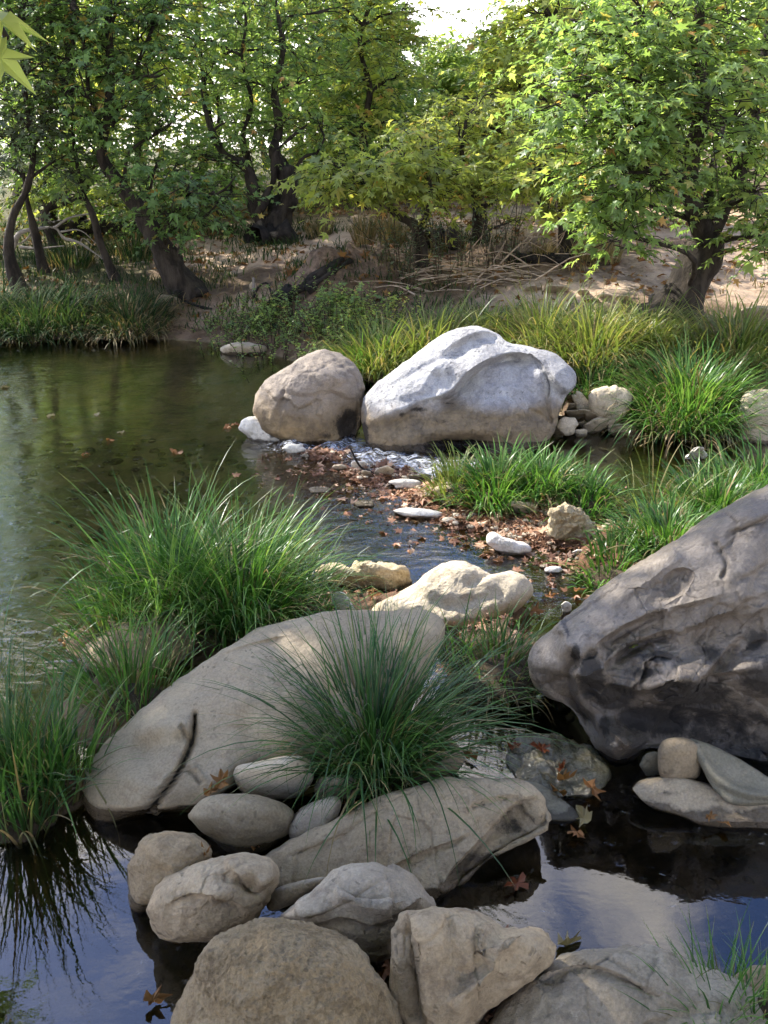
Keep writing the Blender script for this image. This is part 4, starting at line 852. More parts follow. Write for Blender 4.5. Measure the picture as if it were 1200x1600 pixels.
# big plane tree on the right bank
t1, Y = trunk_px([(1050, 496), (1075, 455), (1098, 412), (1103, 378)], None)
YR = Y
fork = [(1103, 382), (1076, 300, -.1), (1085, 230, -.2), (1098, 150, -.2), (1090, 70, -.1), (1096, -60)]
f1 = [at_y(q[0], q[1], Y+(q[2] if len(q) > 2 else 0)) for q in fork]
f2 = [at_y(x, y, Y+o) for x, y, o in [(1103, 385, 0), (1130, 330, .1), (1150, 285, .2), (1168, 235, .3), (1190, 120, .4), (1215, -40, .5)]]
f3 = [at_y(x, y, Y+o) for x, y, o in [(1090, 330, -.1), (1110, 300, .2), (1115, 255, .5), (1135, 180, .9)]]
f4 = [at_y(x, y, Y+o) for x, y, o in [(1080, 265, -.15), (1050, 235, -.4), (1010, 205, -.6), (975, 180, -.7)]]
bl = [blob_px(*a) for a in [(900, 150, 60, 45, 34, Y, -.6), (960, 210, 75, 55, 46, Y, -.7), (1000, 120, 80, 60, 50, Y, -.4), (1060, 60, 85, 60, 50, Y, -.2), (1150, 70, 80, 70, 46, Y, .1),
    (930, 40, 70, 45, 30, Y, .1), (1000, 30, 80, 50, 36, Y, -.2), (995, 270, 60, 45, 40, Y, -.7), (1090, 180, 80, 60, 40, Y, -.7), (1160, 190, 60, 70, 44, Y, -.2), (1130, 270, 70, 45, 30, Y, .3), (1180, 300, 50, 60, 40, Y, -.1),
    (960, 322, 40, 30, 20, Y, -.4), (970, 365, 34, 24, 18, Y, -.4), (1195, 372, 36, 24, 20, Y, -.3), (960, 265, 40, 40, 20, Y, -.3), (890, 90, 45, 30, 18, Y, .2), (1055, 120, 60, 50, 24, Y, .6)]]
bl += high_blobs(RS, f1[-1][0]+.1, Y+.5, 3.5, 4.9, 1.8, 9, 42)
tree('big plane tree with a dark forked trunk on the right bank', [(t1, .20, .15), (f1, .10, .035), (f2, .085, .03), (f3, .05, .02), (f4, .045, .015)], [(c, r, int(k*1.25)) for c, r, k in bl], 'leaf', lsize=.118, m=9, length=.40, group=gT)
# exposed roots
# leaning tree on the left bank
t1, Y = trunk_px([(296, 458), (262, 405, 0), (232, 352, .1), (200, 305, .2), (165, 258, .3), (160, 225, .3), (170, 170, .3), (172, 90, .3), (168, 10, .3), (172, -80, .3)], None)
f1 = [at_y(x, y, Y+.3) for x, y in [(172, 195), (195, 150), (215, 100), (240, 40)]]
f2 = [at_y(x, y, Y+.3) for x, y in [(166, 215), (140, 150), (135, 90), (120, 20)]]
bl = [blob_px(*a) for a in [(150, 60, 70, 60, 44, Y, .2), (90, 90, 60, 60, 44, Y, .3), (215, 60, 60, 55, 50, Y, .2), (245, 120, 45, 45, 28, Y, -.1), (130, 150, 60, 45, 32, Y, .0), (205, 165, 45, 35, 26, Y, .4), (80, 180, 50, 40, 24, Y, .3), (260, 200, 35, 30, 16, Y, .2), (130, 220, 40, 28, 14, Y, .5), (180, 0, 100, 50, 44, Y, 0),
    (240, 270, 50, 30, 26, Y, -.1), (290, 300, 45, 26, 26, Y, -.3), (330, 330, 36, 24, 20, Y, -.3), (270, 340, 30, 22, 12, Y, -.2), (345, 300, 30, 22, 14, Y, -.2), (60, 30, 50, 50, 30, Y, .2)]]
bl += high_blobs(RS, at_y(150, 0, Y)[0], Y+1.2, 3.5, 5.6, 1.3, 8, 40)
tree('dark plane tree whose trunk leans left over the far shore', [(t1, .115, .035), (f1, .04, .015), (f2, .035, .012)], bl, 'leaf_dark', lsize=.12, length=.40, group=gT)
# twisted old tree
t1, Y = trunk_px([(425, 372), (438, 335), (450, 300), (444, 262)], None)
f5 = [at_y(x, y, Y+o) for x, y, o in [(446, 275, 0), (428, 240, 0), (436, 190, .1), (428, 140, .2), (442, 80, .2), (432, 0, .3), (440, -60, .3)]]
f1 = [at_y(x, y, Y) for x, y in [(415, 372), (402, 330), (395, 290), (385, 262), (350, 240), (330, 205), (318, 160)]]
f2 = [at_y(x, y, Y-.1) for x, y in [(400, 335), (425, 290), (432, 240), (455, 215), (480, 195)]]
f3 = [at_y(x, y, Y+.1) for x, y in [(430, 372), (448, 330), (456, 290), (462, 262), (475, 245), (495, 240)]]
f4 = [at_y(x, y, Y+.4) for x, y in [(398, 285), (380, 220), (392, 160), (378, 90), (384, 30), (366, -60)]]
bl = [blob_px(*a) for a in [(370, 30, 60, 45, 26, Y, .4), (440, 60, 60, 50, 32, Y, .1), (500, 20, 60, 45, 24, Y, .3), (330, 110, 40, 40, 16, Y, 0), (400, 130, 50, 36, 18, Y, -.2), (470, 130, 45, 36, 20, Y, .1), (360, 190, 45, 30, 20, Y, .1), (450, 185, 45, 25, 14, Y, .3), (330, 250, 40, 28, 20, Y, .3), (500, 200, 36, 28, 18, Y, .2), (390, 240, 34, 20, 8, Y, .3), (300, 60, 45, 50, 18, Y, .3)]]
bl += high_blobs(RS, at_y(420, 0, Y)[0], Y+1.5, 4.2, 6.4, 1.8, 7, 44)
tree('twisted old plane tree with several dark stems from one stump', [(t1, .18, .13), (f1, .12, .02), (f2, .06, .015), (f3, .10, .02), (f4, .05, .010), (f5, .085, .012)], bl, 'leaf', lsize=.13, length=.5, m=8, group=gT, twist=.9)
# middle tree behind
gy_ = 16.5
def simple_tree(label, px, Y, path, blobs, leaf, r0=.1, top=7.0, hr=1.8, hn=6, hp=36, lsize=.16, far=False, group='trees behind the sandy track', length=.5, m=8, bark='bark'):
    x0 = at_y(px, 300, Y)[0]; z = gh(np.array([x0]), np.array([Y]))[0]
    P = [np.array([x0, Y, z-.05])]+[at_y(a, b, Y) for a, b in path]
    bl = [blob_px(a, b, c, d, e, Y, o) for a, b, c, d, e, o in blobs]
    if hn: bl += high_blobs(RS, P[-1][0], Y, 3.2+.10*(Y-10), top, hr, hn, hp)
    return tree(label, [(P, r0, r0*.3)], bl, leaf, bark, lsize, m, length, far, group=group)
simple_tree('slim plane tree with a high open crown in the middle', 575, 15.5, [(584, 290), (566, 210), (578, 140), (562, 70), (578, 0), (580, -70)], [(560, 50, 60, 50, 34, 0), (605, 60, 44, 45, 32, .2), (600, 130, 50, 40, 30, -.1), (530, 110, 45, 45, 24, .2), (630, 120, 24, 34, 14, 0), (560, 180, 50, 30, 30, 0), (630, 190, 30, 30, 14, .3), (520, 200, 40, 25, 18, .4), (590, 0, 70, 40, 30, 0), (640, 20, 20, 34, 8, 0)], 'leaf_light', r0=.075, top=7.5)
t1, Y = trunk_px([(658, 412), (655, 380), (650, 355), (628, 340), (610, 325), (600, 300)], None)
f1 = [at_y(x, y, Y) for x, y in [(652, 358), (668, 330), (672, 290), (660, 240)]]
bl = [blob_px(*a) for a in [(530, 262, 45, 20, 26, Y, -.2), (590, 268, 55, 22, 34, Y, -.3), (560, 290, 45, 16, 18, Y, -.1), (640, 285, 45, 24, 24, Y, 0), (665, 235, 45, 35, 30, Y, .1), (690, 270, 35, 24, 18, Y, .1), (625, 240, 40, 20, 18, Y, .2)]]
tree('low plane tree with a crooked trunk and bright spreading boughs', [(t1, .075, .03), (f1, .04, .015)], bl, 'leaf_light', lsize=.14, length=.42, group=gT)
t1, Y = trunk_px([(748, 378), (750, 350), (745, 320), (728, 290), (722, 240), (728, 190)], None)
bl = [blob_px(*a) for a in [(720, 200, 45, 32, 34, Y, 0), (770, 210, 45, 32, 34, Y, .2), (690, 250, 36, 32, 26, Y, 0), (740, 260, 50, 32, 40, Y, -.2), (800, 260, 40, 32, 28, Y, .1), (770, 292, 46, 20, 24, Y, -.1), (715, 292, 36, 20, 18, Y, 0), (750, 165, 40, 24, 18, Y, .1), (830, 275, 28, 20, 12, Y, .2), (790, 350, 30, 10, 5, Y, .1)]]
tree('bushy young plane tree with yellowish leaves beside the track', [(t1, .09, .02)], bl, 'leaf_light', lsize=.13, length=.40, group=gT)
t1, Y = trunk_px([(888, 392), (890, 368), (902, 345), (912, 325), (925, 280)], None)
f1 = [at_y(x, y, Y+.2) for x, y in [(874, 392), (876, 355), (874, 300), (868, 240)]]
bl = [blob_px(*a) for a in [(860, 278, 36, 18, 20, Y, -.4), (890, 262, 45, 24, 22, Y, -.3), (840, 230, 45, 30, 22, Y, 0), (900, 220, 50, 30, 26, Y, .2), (870, 312, 30, 8, 5, Y, -.1), (930, 300, 30, 18, 10, Y, .2), (845, 270, 30, 18, 16, Y, -.5)]]
tree('plane sapling pair, curved thick stem beside a thin one', [(t1, .11, .03), (f1, .04, .015)], bl, 'leaf_light', lsize=.15, length=.42, group=gT)
simple_tree('tall plane tree filling the upper right behind the big one', 860, 13.5, [(846, 270), (862, 200), (840, 130), (868, 60), (850, 0), (860, -80)], [(805, 105, 34, 24, 24, 0), (750, 155, 34, 18, 20, -.2), (810, 130, 60, 36, 50, 0), (820, 60, 60, 40, 48, .1), (880, 30, 50, 40, 36, .2), (860, 190, 60, 36, 40, 0), (790, 190, 50, 28, 32, -.2), (730, 190, 40, 24, 20, .2), (880, 110, 40, 40, 26, .3), (920, 170, 40, 50, 26, .2), (830, 20, 30, 24, 14, 0), (880, 250, 40, 24, 16, .2)], 'leaf_light', r0=.10, top=7.2, hr=2.0, hn=6)
# left edge trees
simple_tree('thin dark tree at the left frame edge with a forked stem', 12, 10.4, [(14, 400), (20, 340), (40, 300), (52, 240), (40, 150), (30, 40)], [(20, 230, 45, 26, 24, 0), (60, 200, 45, 30, 24, .2), (20, 170, 45, 36, 26, 0), (50, 110, 45, 40, 26, 0), (90, 250, 36, 20, 14, .3), (10, 100, 40, 40, 20, 0)], 'leaf_grey', r0=.06, hn=3, hr=.9, top=4.6, lsize=.10, group='slim trees on the left bank', length=.35)
simple_tree('short slanting tree stem under the grey-green crown', 52, 11.2, [(50, 345), (42, 310), (36, 270), (20, 220)], [(10, 260, 36, 20, 14, 0), (70, 150, 40, 40, 16, .3)], 'leaf_grey', r0=.05, hn=0, group='slim trees on the left bank')
simple_tree('slim tree stem standing behind the bare dead branch', 170, 10.9, [(160, 390), (146, 340), (130, 300), (118, 240), (110, 160)], [(110, 270, 36, 18, 14, .2), (150, 260, 30, 20, 12, .2), (100, 140, 40, 40, 14, .4)], 'leaf', r0=.05, hn=2, hr=1.0, top=5.0, group='slim trees on the left bank')
simple_tree('slim tree bending right between the two left trunks', 75, 12.5, [(70, 340), (88, 310), (110, 290), (116, 250), (112, 150)], [(110, 310, 36, 18, 14, .4), (60, 290, 36, 20, 16, .3), (150, 310, 40, 20, 18, .6)], 'leaf_light', r0=.05, hn=2, hr=1.2, group='slim trees on the left bank')
# bushes and trees behind
def rand_tree(label, px, Y, H, wd, leaf, n, per, lsize, low_=.2, far=True, cat_group='trees behind the sandy track', name='broadleaf_tree'):
    x0 = at_y(px, 300, Y)[0]; z = gh(np.array([x0]), np.array([Y]))[0]
    ln = RS.randn()*.35; P = [np.array([x0, Y, z-.05]), np.array([x0+ln*.9+RS.randn()*.1, Y+.1, z+H*.2]), np.array([x0+ln*.5+RS.randn()*.25, Y, z+H*.45]), np.array([x0+ln+RS.randn()*.4, Y, z+H*.85])]
    bl = []
    for k in range(n):
        f = low_+(1-low_)*(k+.5)/n; r = wd*math.sin(math.pi*min(.95, .25+.7*f)); a = RS.rand()*6.28; d = r*RS.uniform(.1, .75)
        bl.append(((x0+d*math.cos(a), Y+d*math.sin(a), z+H*f), (r*.55, r*.55, H*.10+.15), per))
    return tree(label, [(P, .035+.008*H, .012)], bl, leaf, 'bark', lsize, 7, .55, far, name=name, group=cat_group)
bg = [(215, 23, 8, 2.4, 'leaf_light', .19, 'bright yellow-green tree far behind the leaning trunk'), (460, 25, 7.5, 2.4, 'leaf_light', .19, 'bright yellow-green tree far behind the twisted stems'), (70, 14.5, 8, 2.2, 'leaf', .17, 'tall full tree behind the forked left stems'), (-70, 12.5, 7, 1.7, 'leaf', .18, 'leafy tree crossing the upper left frame edge'), (35, 17, 8, 2.0, 'leaf', .18, 'mid green tree behind the left edge stems'), (130, 19, 7.5, 2.2, 'leaf_light', .18, 'yellowish tree behind the leaning trunk'), (235, 16, 6, 1.9, 'leaf_light', .17, 'low yellow-green tree right of the leaning trunk'), (300, 21, 7.5, 2.0, 'leaf_far', .2, 'pale green tree between the leaning and the twisted trees'),
      (360, 18, 6.5, 1.7, 'leaf', .18, 'green tree behind the left arm of the twisted stump'), (495, 22, 4.6, 2.0, 'leaf', .2, 'deep green tree behind the twisted old tree'), (545, 18.5, 2.6, 1.4, 'leaf', .18, 'dense low green tree above the sandy track'), (600, 24, 3.8, 1.8, 'leaf_far', .22, 'soft green distant tree left of the sky gap'),
      (700, 20, 2.5, 1.6, 'leaf_far', .2, 'pale tree closing the low part of the sky gap'), (770, 23, 2.9, 1.8, 'leaf_far', .2, 'pale tree right of the sky gap'), (850, 19, 4.2, 2.0, 'leaf', .18, 'green tree behind the sapling pair'), (940, 18, 5.2, 2.0, 'leaf', .18, 'dense green tree behind the left boughs of the big plane'),
      (1030, 17, 5.0, 2.0, 'leaf', .18, 'leafy tree seen through the crown of the big plane'), (1120, 19, 6, 2.2, 'leaf_far', .2, 'tall pale tree behind the right fork of the big plane'), (1190, 15, 5, 1.8, 'leaf', .18, 'green tree behind the right frame edge'),
      (180, 28, 7, 2.8, 'leaf_far', .26, 'far tree rising behind the leaning trunk'), (420, 30, 6.5, 2.8, 'leaf_far', .26, 'far tree rising behind the twisted old tree'), (560, 34, 5.8, 2.8, 'leaf_far', .28, 'far tree behind the slim middle tree'), (720, 36, 3.2, 2.4, 'leaf_far', .28, 'farthest pale tree below the open sky'), (880, 32, 7, 3.0, 'leaf_far', .28, 'far tree behind the upper right crown'), (1080, 30, 7.5, 3.0, 'leaf_far', .28, 'far tree behind the big plane tree'), (20, 30, 7.5, 3.0, 'leaf_far', .28, 'far tree behind the left frame edge')]
for (px, Y, H, wd, lf, ls, lb) in bg: rand_tree(lb, px, Y, H, wd, lf, 12, 52, ls*1.12)
gU = 'bushes along the sandy track'
for (px, Y, H, wd, lf, lb) in [(560, 16.6, 1.0, 1.3, 'leaf_dark', 'dark rounded bush at the back of the sandy track'), (610, 17.2, 1.1, 1.2, 'leaf_dark', 'dark bush just right of the one behind the track'), (330, 14, 1.2, 1.2, 'leaf', 'low bush behind the leaning trunk'), (390, 15.5, 1.5, 1.2, 'leaf', 'low bush left of the twisted stump'),
        (800, 17.5, .8, .9, 'leaf', 'bush between the young plane and the saplings'), (1030, 13, 1.5, 1.2, 'leaf_dark', 'dark bush behind the big plane trunk'), (235, 13.5, 1.0, 1.0, 'leaf_dark', 'dark low bush behind the fallen trunk'), (150, 14.5, 1.3, 1.3, 'leaf', 'green bush behind the bare dead branch'), (60, 14, 1.3, 1.3, 'leaf_dark', 'dark bush behind the left edge stems'), (690, 17.5, .8, .8, 'leaf', 'bush behind the crooked low tree'), (480, 16.5, .9, .8, 'leaf_light', 'light bush right of the twisted stump')]:
    rand_tree(lb, px, Y, H, wd, lf, 6, 34, .12, .15, True, gU, 'bush')
# trees beside the camera that shade the foreground; low leaves of one hang into the top left corner
def shade_tree(label, x, y, top, cr, leafs):
    z = gh(np.array([x]), np.array([y]))[0]
    P = [np.array([x, y, z-.1]), np.array([x+.1, y+.1, z+1.8]), np.array([x+.5, y+.2, z+3.4]), np.array([x+.8, y+.3, top-1])]
    rs = np.random.RandomState(int(abs(x)*10)); bl = []
    for (cx, cy_, cz, r, k) in cr: bl.append(((cx, cy_, cz), (r, r, r*.55), k))
    return tree(label, [(P, .2, .05)], bl, 'leaf', lsize=.17, m=9, length=.5, group=None)
cr = []
for cx, cy_ in [(-6.8, 5.0), (-6.9, 6.2), (-5.9, 4.6), (-5.9, 5.7), (-5.0, 4.9), (-5.0, 5.9), (-4.2, 4.6), (-4.0, 5.6), (-4.1, 6.2), (-3.5, 4.4), (-3.3, 5.2), (-5.6, 3.8), (-4.6, 3.6), (-6.6, 4.0), (-2.8, 4.4), (-6.0, 6.6)]:
    cr.append((cx, cy_-.55, 5.7+.25*math.sin(cx*3+cy_*2), .85, 60))
SHADE = shade_tree('plane tree whose leaf tips hang into the top left corner', -5.6, 5.2, 6.2, cr, None)
hang = [at_y(-160, -120, 1.15), at_y(-80, -30, 1.15), at_y(-20, 20, 1.15), at_y(12, 60, 1.15)]
hv, hf = tube([np.array([-4.8, 5.1, 5.2]), np.array([-3.4, 3.2, 4.6]), np.array([-2.0, 1.8, 3.6]), np.array([-.95, 1.2, 2.55])]+hang, .035, .003, 50, 6)
b0 = SHADE.location
ht = mesh_obj('hanging_branch', hv, hf, M['bark'], SHADE, loc=hang[-1], smooth=True)
lp = np.array([at_y(-25, 70, 1.12), at_y(-34, 30, 1.10), at_y(-30, 10, 1.17)])
la = np.array([at_y(44, 116, 1.10), at_y(62, 42, 1.14), at_y(30, 20, 1.2)])-lp
ln_ = norm(np.array([[.1, -.75, .7], [0, -.45, .9], [.1, -.2, 1.0]]))
V, F = leaves(lp, norm(la), ln_, np.linalg.norm(la, axis=1)*1.05, LEAF, LEAF_F)
mesh_obj('near_leaf', V, F, M['leaf_light'], SHADE, loc=lp[0])
simple_tree('shade tree on the left shore outside the frame', -560, 8.4, [(-560, 200), (-540, 50), (-540, -100)], [(-560, 60, 260, 90, 80, 0), (-420, 0, 160, 80, 60, .3), (-650, 0, 200, 80, 60, 0)], 'leaf_dark', r0=.13, top=5.5, hr=1.6, hn=4, group=None)  # unseen tree, added to shade the left pond and bank
cr = []
for cx, cy_ in [(-2.6, -.6), (-1.4, -.9), (-.2, -.6), (1.0, -.9), (2.2, -.6), (3.3, -.3), (-2.2, -2.0), (-.8, -2.2), (.6, -2.1), (2.0, -2.0), (3.2, -1.6), (3.9, .9), (4.2, 2.2), (-3.4, .4), (4.4, 3.6), (-.6, .5), (1.4, .5), (.3, -3.4), (2.8, .5)]:
    cr.append((cx, cy_, 5.2+.3*math.sin(cx*3+cy_*2), .9, 46))
shade_tree('plane tree behind the camera shading the foreground', 1.2, -2.4, 6.0, cr, None)  # unseen tree, added to dim the light from above and behind
# ------------------------------------------------------------------ dead wood, brush, weeds
def wood(name, label, cat, paths, mat, sides=6, wob=.5, group=None):
    """paths [(pts3d, r0, r1)]"""
    b = np.asarray(paths[0][0][0], float)
    V, F = cat_mesh([tube(P, a, c, max(8, len(P)*5), sides, wob, k) for k, (P, a, c) in enumerate(paths)])
    return tag(mesh_obj(name, V, F, M[mat], loc=b, smooth=True), label, cat, group)
def gpath(pts, dz=0.0):
    o = []
    for q in pts:
        g = ground_hit(q[0], q[1]); g[2] += dz+(q[2] if len(q) > 2 else 0); o.append(g)
    return o
Yd = ground_hit(100, 420)[1]
Q = lambda pts, o=0: [at_y(x, y, Yd+o) for x, y in pts]
wood('dead_branch', 'bare bleached dead branch arching over the shaded left bank', 'branch', [(Q([(18, 390), (30, 365), (55, 358), (85, 356), (100, 372), (125, 380), (160, 404)]), .030, .012), (Q([(85, 356), (110, 340), (150, 332)]), .016, .005), (Q([(100, 372), (118, 385), (120, 420)]), .014, .005), (Q([(55, 358), (40, 375), (22, 385)]), .016, .006), (Q([(95, 362), (125, 360), (150, 380)]), .012, .004), (Q([(30, 386), (60, 388), (100, 384)]), .018, .008), (Q([(125, 380), (130, 372), (145, 384)]), .008, .003)], 'dead_wood')
wood('fallen_log', 'dark fallen trunk lying behind the bare dead branch', 'log', [(gpath([(70, 372), (120, 368), (180, 366), (235, 368)], .10), .13, .08), (gpath([(130, 368, .1), (135, 352, .3), (150, 330, .55)], .1), .06, .03)], 'char', 8, .8)
wood('rotten_log', 'black rotten log slanting down the dirt mound', 'log', [(gpath([(440, 475), (470, 455), (500, 435), (535, 408)], .03), .055, .04), (gpath([(480, 462, .02), (512, 446, .07), (548, 420, .05)], .03), .05, .03)], 'char', 8, 1.0)
wood('rotten_log', 'dark chunky stump at the lower end of the dirt mound', 'log', [(gpath([(435, 488), (445, 470), (452, 455)], .04), .10, .06)], 'char', 8, 1.0)
wood('rotten_log', 'dark log lying along the bank right of the brush heap', 'log', [(gpath([(800, 408), (840, 410), (885, 412)], .04), .07, .06)], 'char', 8, .9)
wood('rotten_log', 'dark root mass at the foot of the crooked low tree', 'log', [(gpath([(668, 395), (690, 388), (715, 392)], .10), .14, .10)], 'char', 8, 1.1)
wood('rotten_log', 'dark tangled stump beneath the twisted old tree', 'log', [(gpath([(395, 385), (420, 380), (455, 382)], .10), .17, .12)], 'char', 8, 1.1)
wood('stick', 'short curved black stick on the bare left bank', 'stick', [(gpath([(395, 470, .02), (405, 460, .08), (418, 458, .10), (424, 466, .05)]), .014, .010)], 'char', 5, .2)
wood('stick', 'small upright stub beside the leaning tree', 'stick', [(gpath([(396, 455), (397, 452, .12)]), .02, .015)], 'dead_wood', 5, .2)
rt = [(gpath([(1045, 495), (1025, 490, .05), (1012, 492)]), .06, .03), (gpath([(1060, 498), (1030, 502, .04), (1020, 508)]), .06, .03), (gpath([(1040, 492), (1022, 480, .08), (1016, 484, .02)]), .05, .025)]
wood('root_tangle', 'dark exposed roots left of the big plane trunk', 'roots', rt, 'char', 7, .9)
rt = [(gpath([(290, 462, .03), (275, 468, .06), (262, 474)]), .05, .025), (gpath([(300, 460, .03), (318, 464, .05), (325, 458)]), .06, .03), (gpath([(285, 470), (300, 480, .03), (330, 484)]), .03, .015)]
wood('root_tangle', 'gnarled roots around the foot of the leaning tree', 'roots', rt, 'char', 7, .9)
wood('stick', 'thin bent stick poking out of the cascade', 'stick', [([at_z(592, 748, .0), at_z(577, 736, .05), at_z(562, 728, .08), at_z(547, 700, .22)], .010, .005)], 'char', 5, .2)
rs = np.random.RandomState(8); pth = []
c0 = ground_hit(745, 445)
for k in range(64):
    a = rs.uniform(-.8, .45)+(math.pi if rs.rand() < .45 else 0); L = rs.uniform(.3, .95)
    p = c0+np.array([rs.randn()*.42, rs.randn()*.28, 0]); p[2] = gh(p[0:1], p[1:2])[0]+abs(rs.randn())*.10
    d = np.array([math.cos(a), .35*math.sin(a)+rs.randn()*.3, rs.uniform(-.05, .22)])
    pth.append(([p-d*L*.5, p+np.array([0, 0, .05*rs.randn()+.03]), p+d*L*.5], rs.choice([.004, .005, .007, .011]), .002))
V, F = cat_mesh([tube(P, a, c, 6, 4) for P, a, c in pth])
tag(mesh_obj('brush_heap', V, F, M['twig'], loc=c0, smooth=True), 'heap of dry brown twigs on the bank behind the lime sedge', 'brush heap')
pth = []; c0 = ground_hit(800, 408)
for k in range(26):
    p = c0+np.array([rs.randn()*.35, rs.randn()*.2, 0]); d = np.array([rs.uniform(-.2, 1.0), rs.randn()*.2, rs.uniform(.3, 1.1)]); L = rs.uniform(.5, 1.1)
    pth.append(([p-np.array([0, 0, .1]), p+d*L*.5+rs.randn(3)*.04, p+d*L], rs.uniform(.006, .011), .002))
V, F = cat_mesh([tube(P, a, c, 7, 4) for P, a, c in pth])
tag(mesh_obj('bare_shrub', V, F, M['twig'], loc=c0, smooth=True), 'leafless grey-brown shrub leaning right behind the brush heap', 'shrub')
def weed(label, px, py, H, rad, nst, leaf, lsize, tmpl=(LEAF3, LEAF3_F), per=14, group=None, spread=.35, name='weed_plant', cat='weed'):
    rs = np.random.RandomState(hash_s(label) % 9999); g = ground_hit(px, py)
    parts, LP, LA, LN = [], [], [], []
    for k in range(nst):
        x, y = g[0]+rs.randn()*rad, g[1]+rs.randn()*rad*.6; z = gh(np.array([x]), np.array([y]))[0]
        h = H*rs.uniform(.5, 1.1); d = rs.randn(2)*spread*h; b = np.array([x, y, z-.02]); e = b+np.array([d[0], d[1], h])
        mid = (b+e)/2+np.array([d[0]*-.15, 0, h*.08]); parts.append(tube([b, mid, e], .005, .002, 6, 4))
        C = smooth_path([b, mid, e], per+3)[3:]
        a = rs.rand(per)*6.28; ax = np.stack([np.cos(a), np.sin(a), rs.uniform(-.2, .5, per)], -1)
        LP.append(C); LA.append(norm(ax)); LN.append(norm(np.stack([-ax[:, 0]*.5, -ax[:, 1]*.5, 0*a+1.0], -1)+rs.randn(per, 3)*.25))
    V, F = leaves(np.concatenate(LP), np.concatenate(LA), np.concatenate(LN), lsize*rs.uniform(.6, 1.2, per*nst), *tmpl)
    root = empty(name, g)
    bpy.data.objects.remove(root); tv, tf = cat_mesh(parts); nl = len(F)
    root = mesh_obj(name, np.concatenate([V, tv]), [F]+[f+len(V) for f in tf], M[leaf], loc=g); root.data.materials.append(M['thatch'])
    mi = np.zeros(len(root.data.polygons), np.int32); mi[nl:] = 1; root.data.polygons.foreach_set('material_index', mi); tag(root, label, cat, group)
gW = 'low green weeds along the far shore'
for lb, px, py, H, rad, nst, lf, ls in [('green weeds at the water beside the flat far rock', 400, 528, .32, .22, 50, 'leaf', .045), ('green weeds left of the lime sedge', 470, 530, .36, .26, 60, 'leaf', .045), ('bright weed clump below the dirt mound', 535, 505, .34, .20, 46, 'leaf', .06), ('weeds climbing the shore between flat rock and rotten log', 430, 505, .30, .24, 46, 'leaf', .045), ('weeds at the water edge behind the tan boulder', 525, 550, .34, .24, 60, 'leaf', .045), ('weeds on the bare bank right of the leaning tree', 350, 510, .2, .16, 20, 'leaf', .04), ('pale weeds between both far shore rocks', 575, 520, .3, .2, 36, 'leaf_light', .045)]:
    weed(lb, px, py, H, rad, nst, lf, ls, group=gW)
gV = 'grey-green willow shoots on the bank'
for lb, px, py, H, nst in [('willow shoots right of the dirt mound', 645, 455, .75, 16), ('tall willow shoots behind the brush heap', 690, 430, .8, 14), ('willow shoots left of the crooked low tree', 620, 420, .6, 12), ('willow shoots right of the brush heap', 760, 425, .8, 12), ('small willow shoots beside the bare shrub', 790, 410, .7, 9)]:
    weed(lb, px, py, H, .16, nst, 'leaf_grey', .075, (WILLOW, WILLOW_F), 20, gV, .3, 'willow_shoot', 'shrub')

# ------------------------------------------------------------------ uncountable ground cover
rs = np.random.RandomState(21)
def scatter_ground(n, box, keep):
    x = rs.uniform(box[0], box[1], n); y = rs.uniform(box[2], box[3], n); z = gh(x, y); k = keep(x, y, z); return np.stack([x, y, z], -1)[k]
def flat_leaves(P, size, tilt=.35, T=LEAF, TF=LEAF_F):
    n_ = len(P); a = rs.rand(n_)*6.28
    return leaves(P, np.stack([np.cos(a), np.sin(a), 0*a], -1), norm(np.array([0, 0, 1.0])+rs.randn(n_, 3)*tilt), size, T, TF)
P = scatter_ground(5200, (-5.5, 5.5, 8.2, 17), lambda x, y, z: (z > .12) & (perlin(np.stack([x*.8, y*.8, x*0+3], -1)) > -.15))
P[:, 2] += .015; V, F = flat_leaves(P, rs.uniform(.05, .12, len(P)), .5)
tag(mesh_obj('leaf_litter', V, F, M['fallen']), kind='stuff')
# brown leaf drift on the bar and in the shallows
bar = [(500, 712, .16, .06, 150), (560, 735, .22, .10, 330), (640, 765, .25, .10, 380), (720, 795, .28, .10, 420), (800, 805, .26, .12, 420), (830, 822, .22, .12, 360), (860, 775, .14, .06, 120), (800, 845, .3, .08, 170), (870, 870, .18, .12, 110), (890, 905, .12, .14, 60), (540, 905, .25, .04, 40), (760, 1020, .14, .12, 90), (330, 1215, .05, .05, 14), (520, 1230, .10, .04, 26), (600, 1480, .04, .08, 20), (800, 1560, .18, .06, 60), (110, 1230, .10, .06, 24), (560, 940, .10, .04, 20)]
PP = []
for (a, b_, sx_, sy_, k) in bar:
    k = int(k*1.0); c = at_z(a, b_, 0.0); x = c[0]+rs.randn(k)*sx_; y = c[1]+rs.randn(k)*sy_; z = np.maximum(gh(x, y), -.012)+rs.uniform(.002, .018, k); PP.append(np.stack([x, y, z], -1))
PP = np.concatenate(PP); fr_ = np.repeat(PP, 2, 0)+rs.randn(len(PP)*2, 3)*np.array([.05, .04, .002])
V, F = cat_mesh([flat_leaves(PP, rs.uniform(.022, .075, len(PP)), .3), flat_leaves(fr_, rs.uniform(.006, .024, len(fr_)), .5, LEAF3, LEAF3_F)])
tag(mesh_obj('brown_leaf_drift', V, F, M['litter']), kind='stuff')
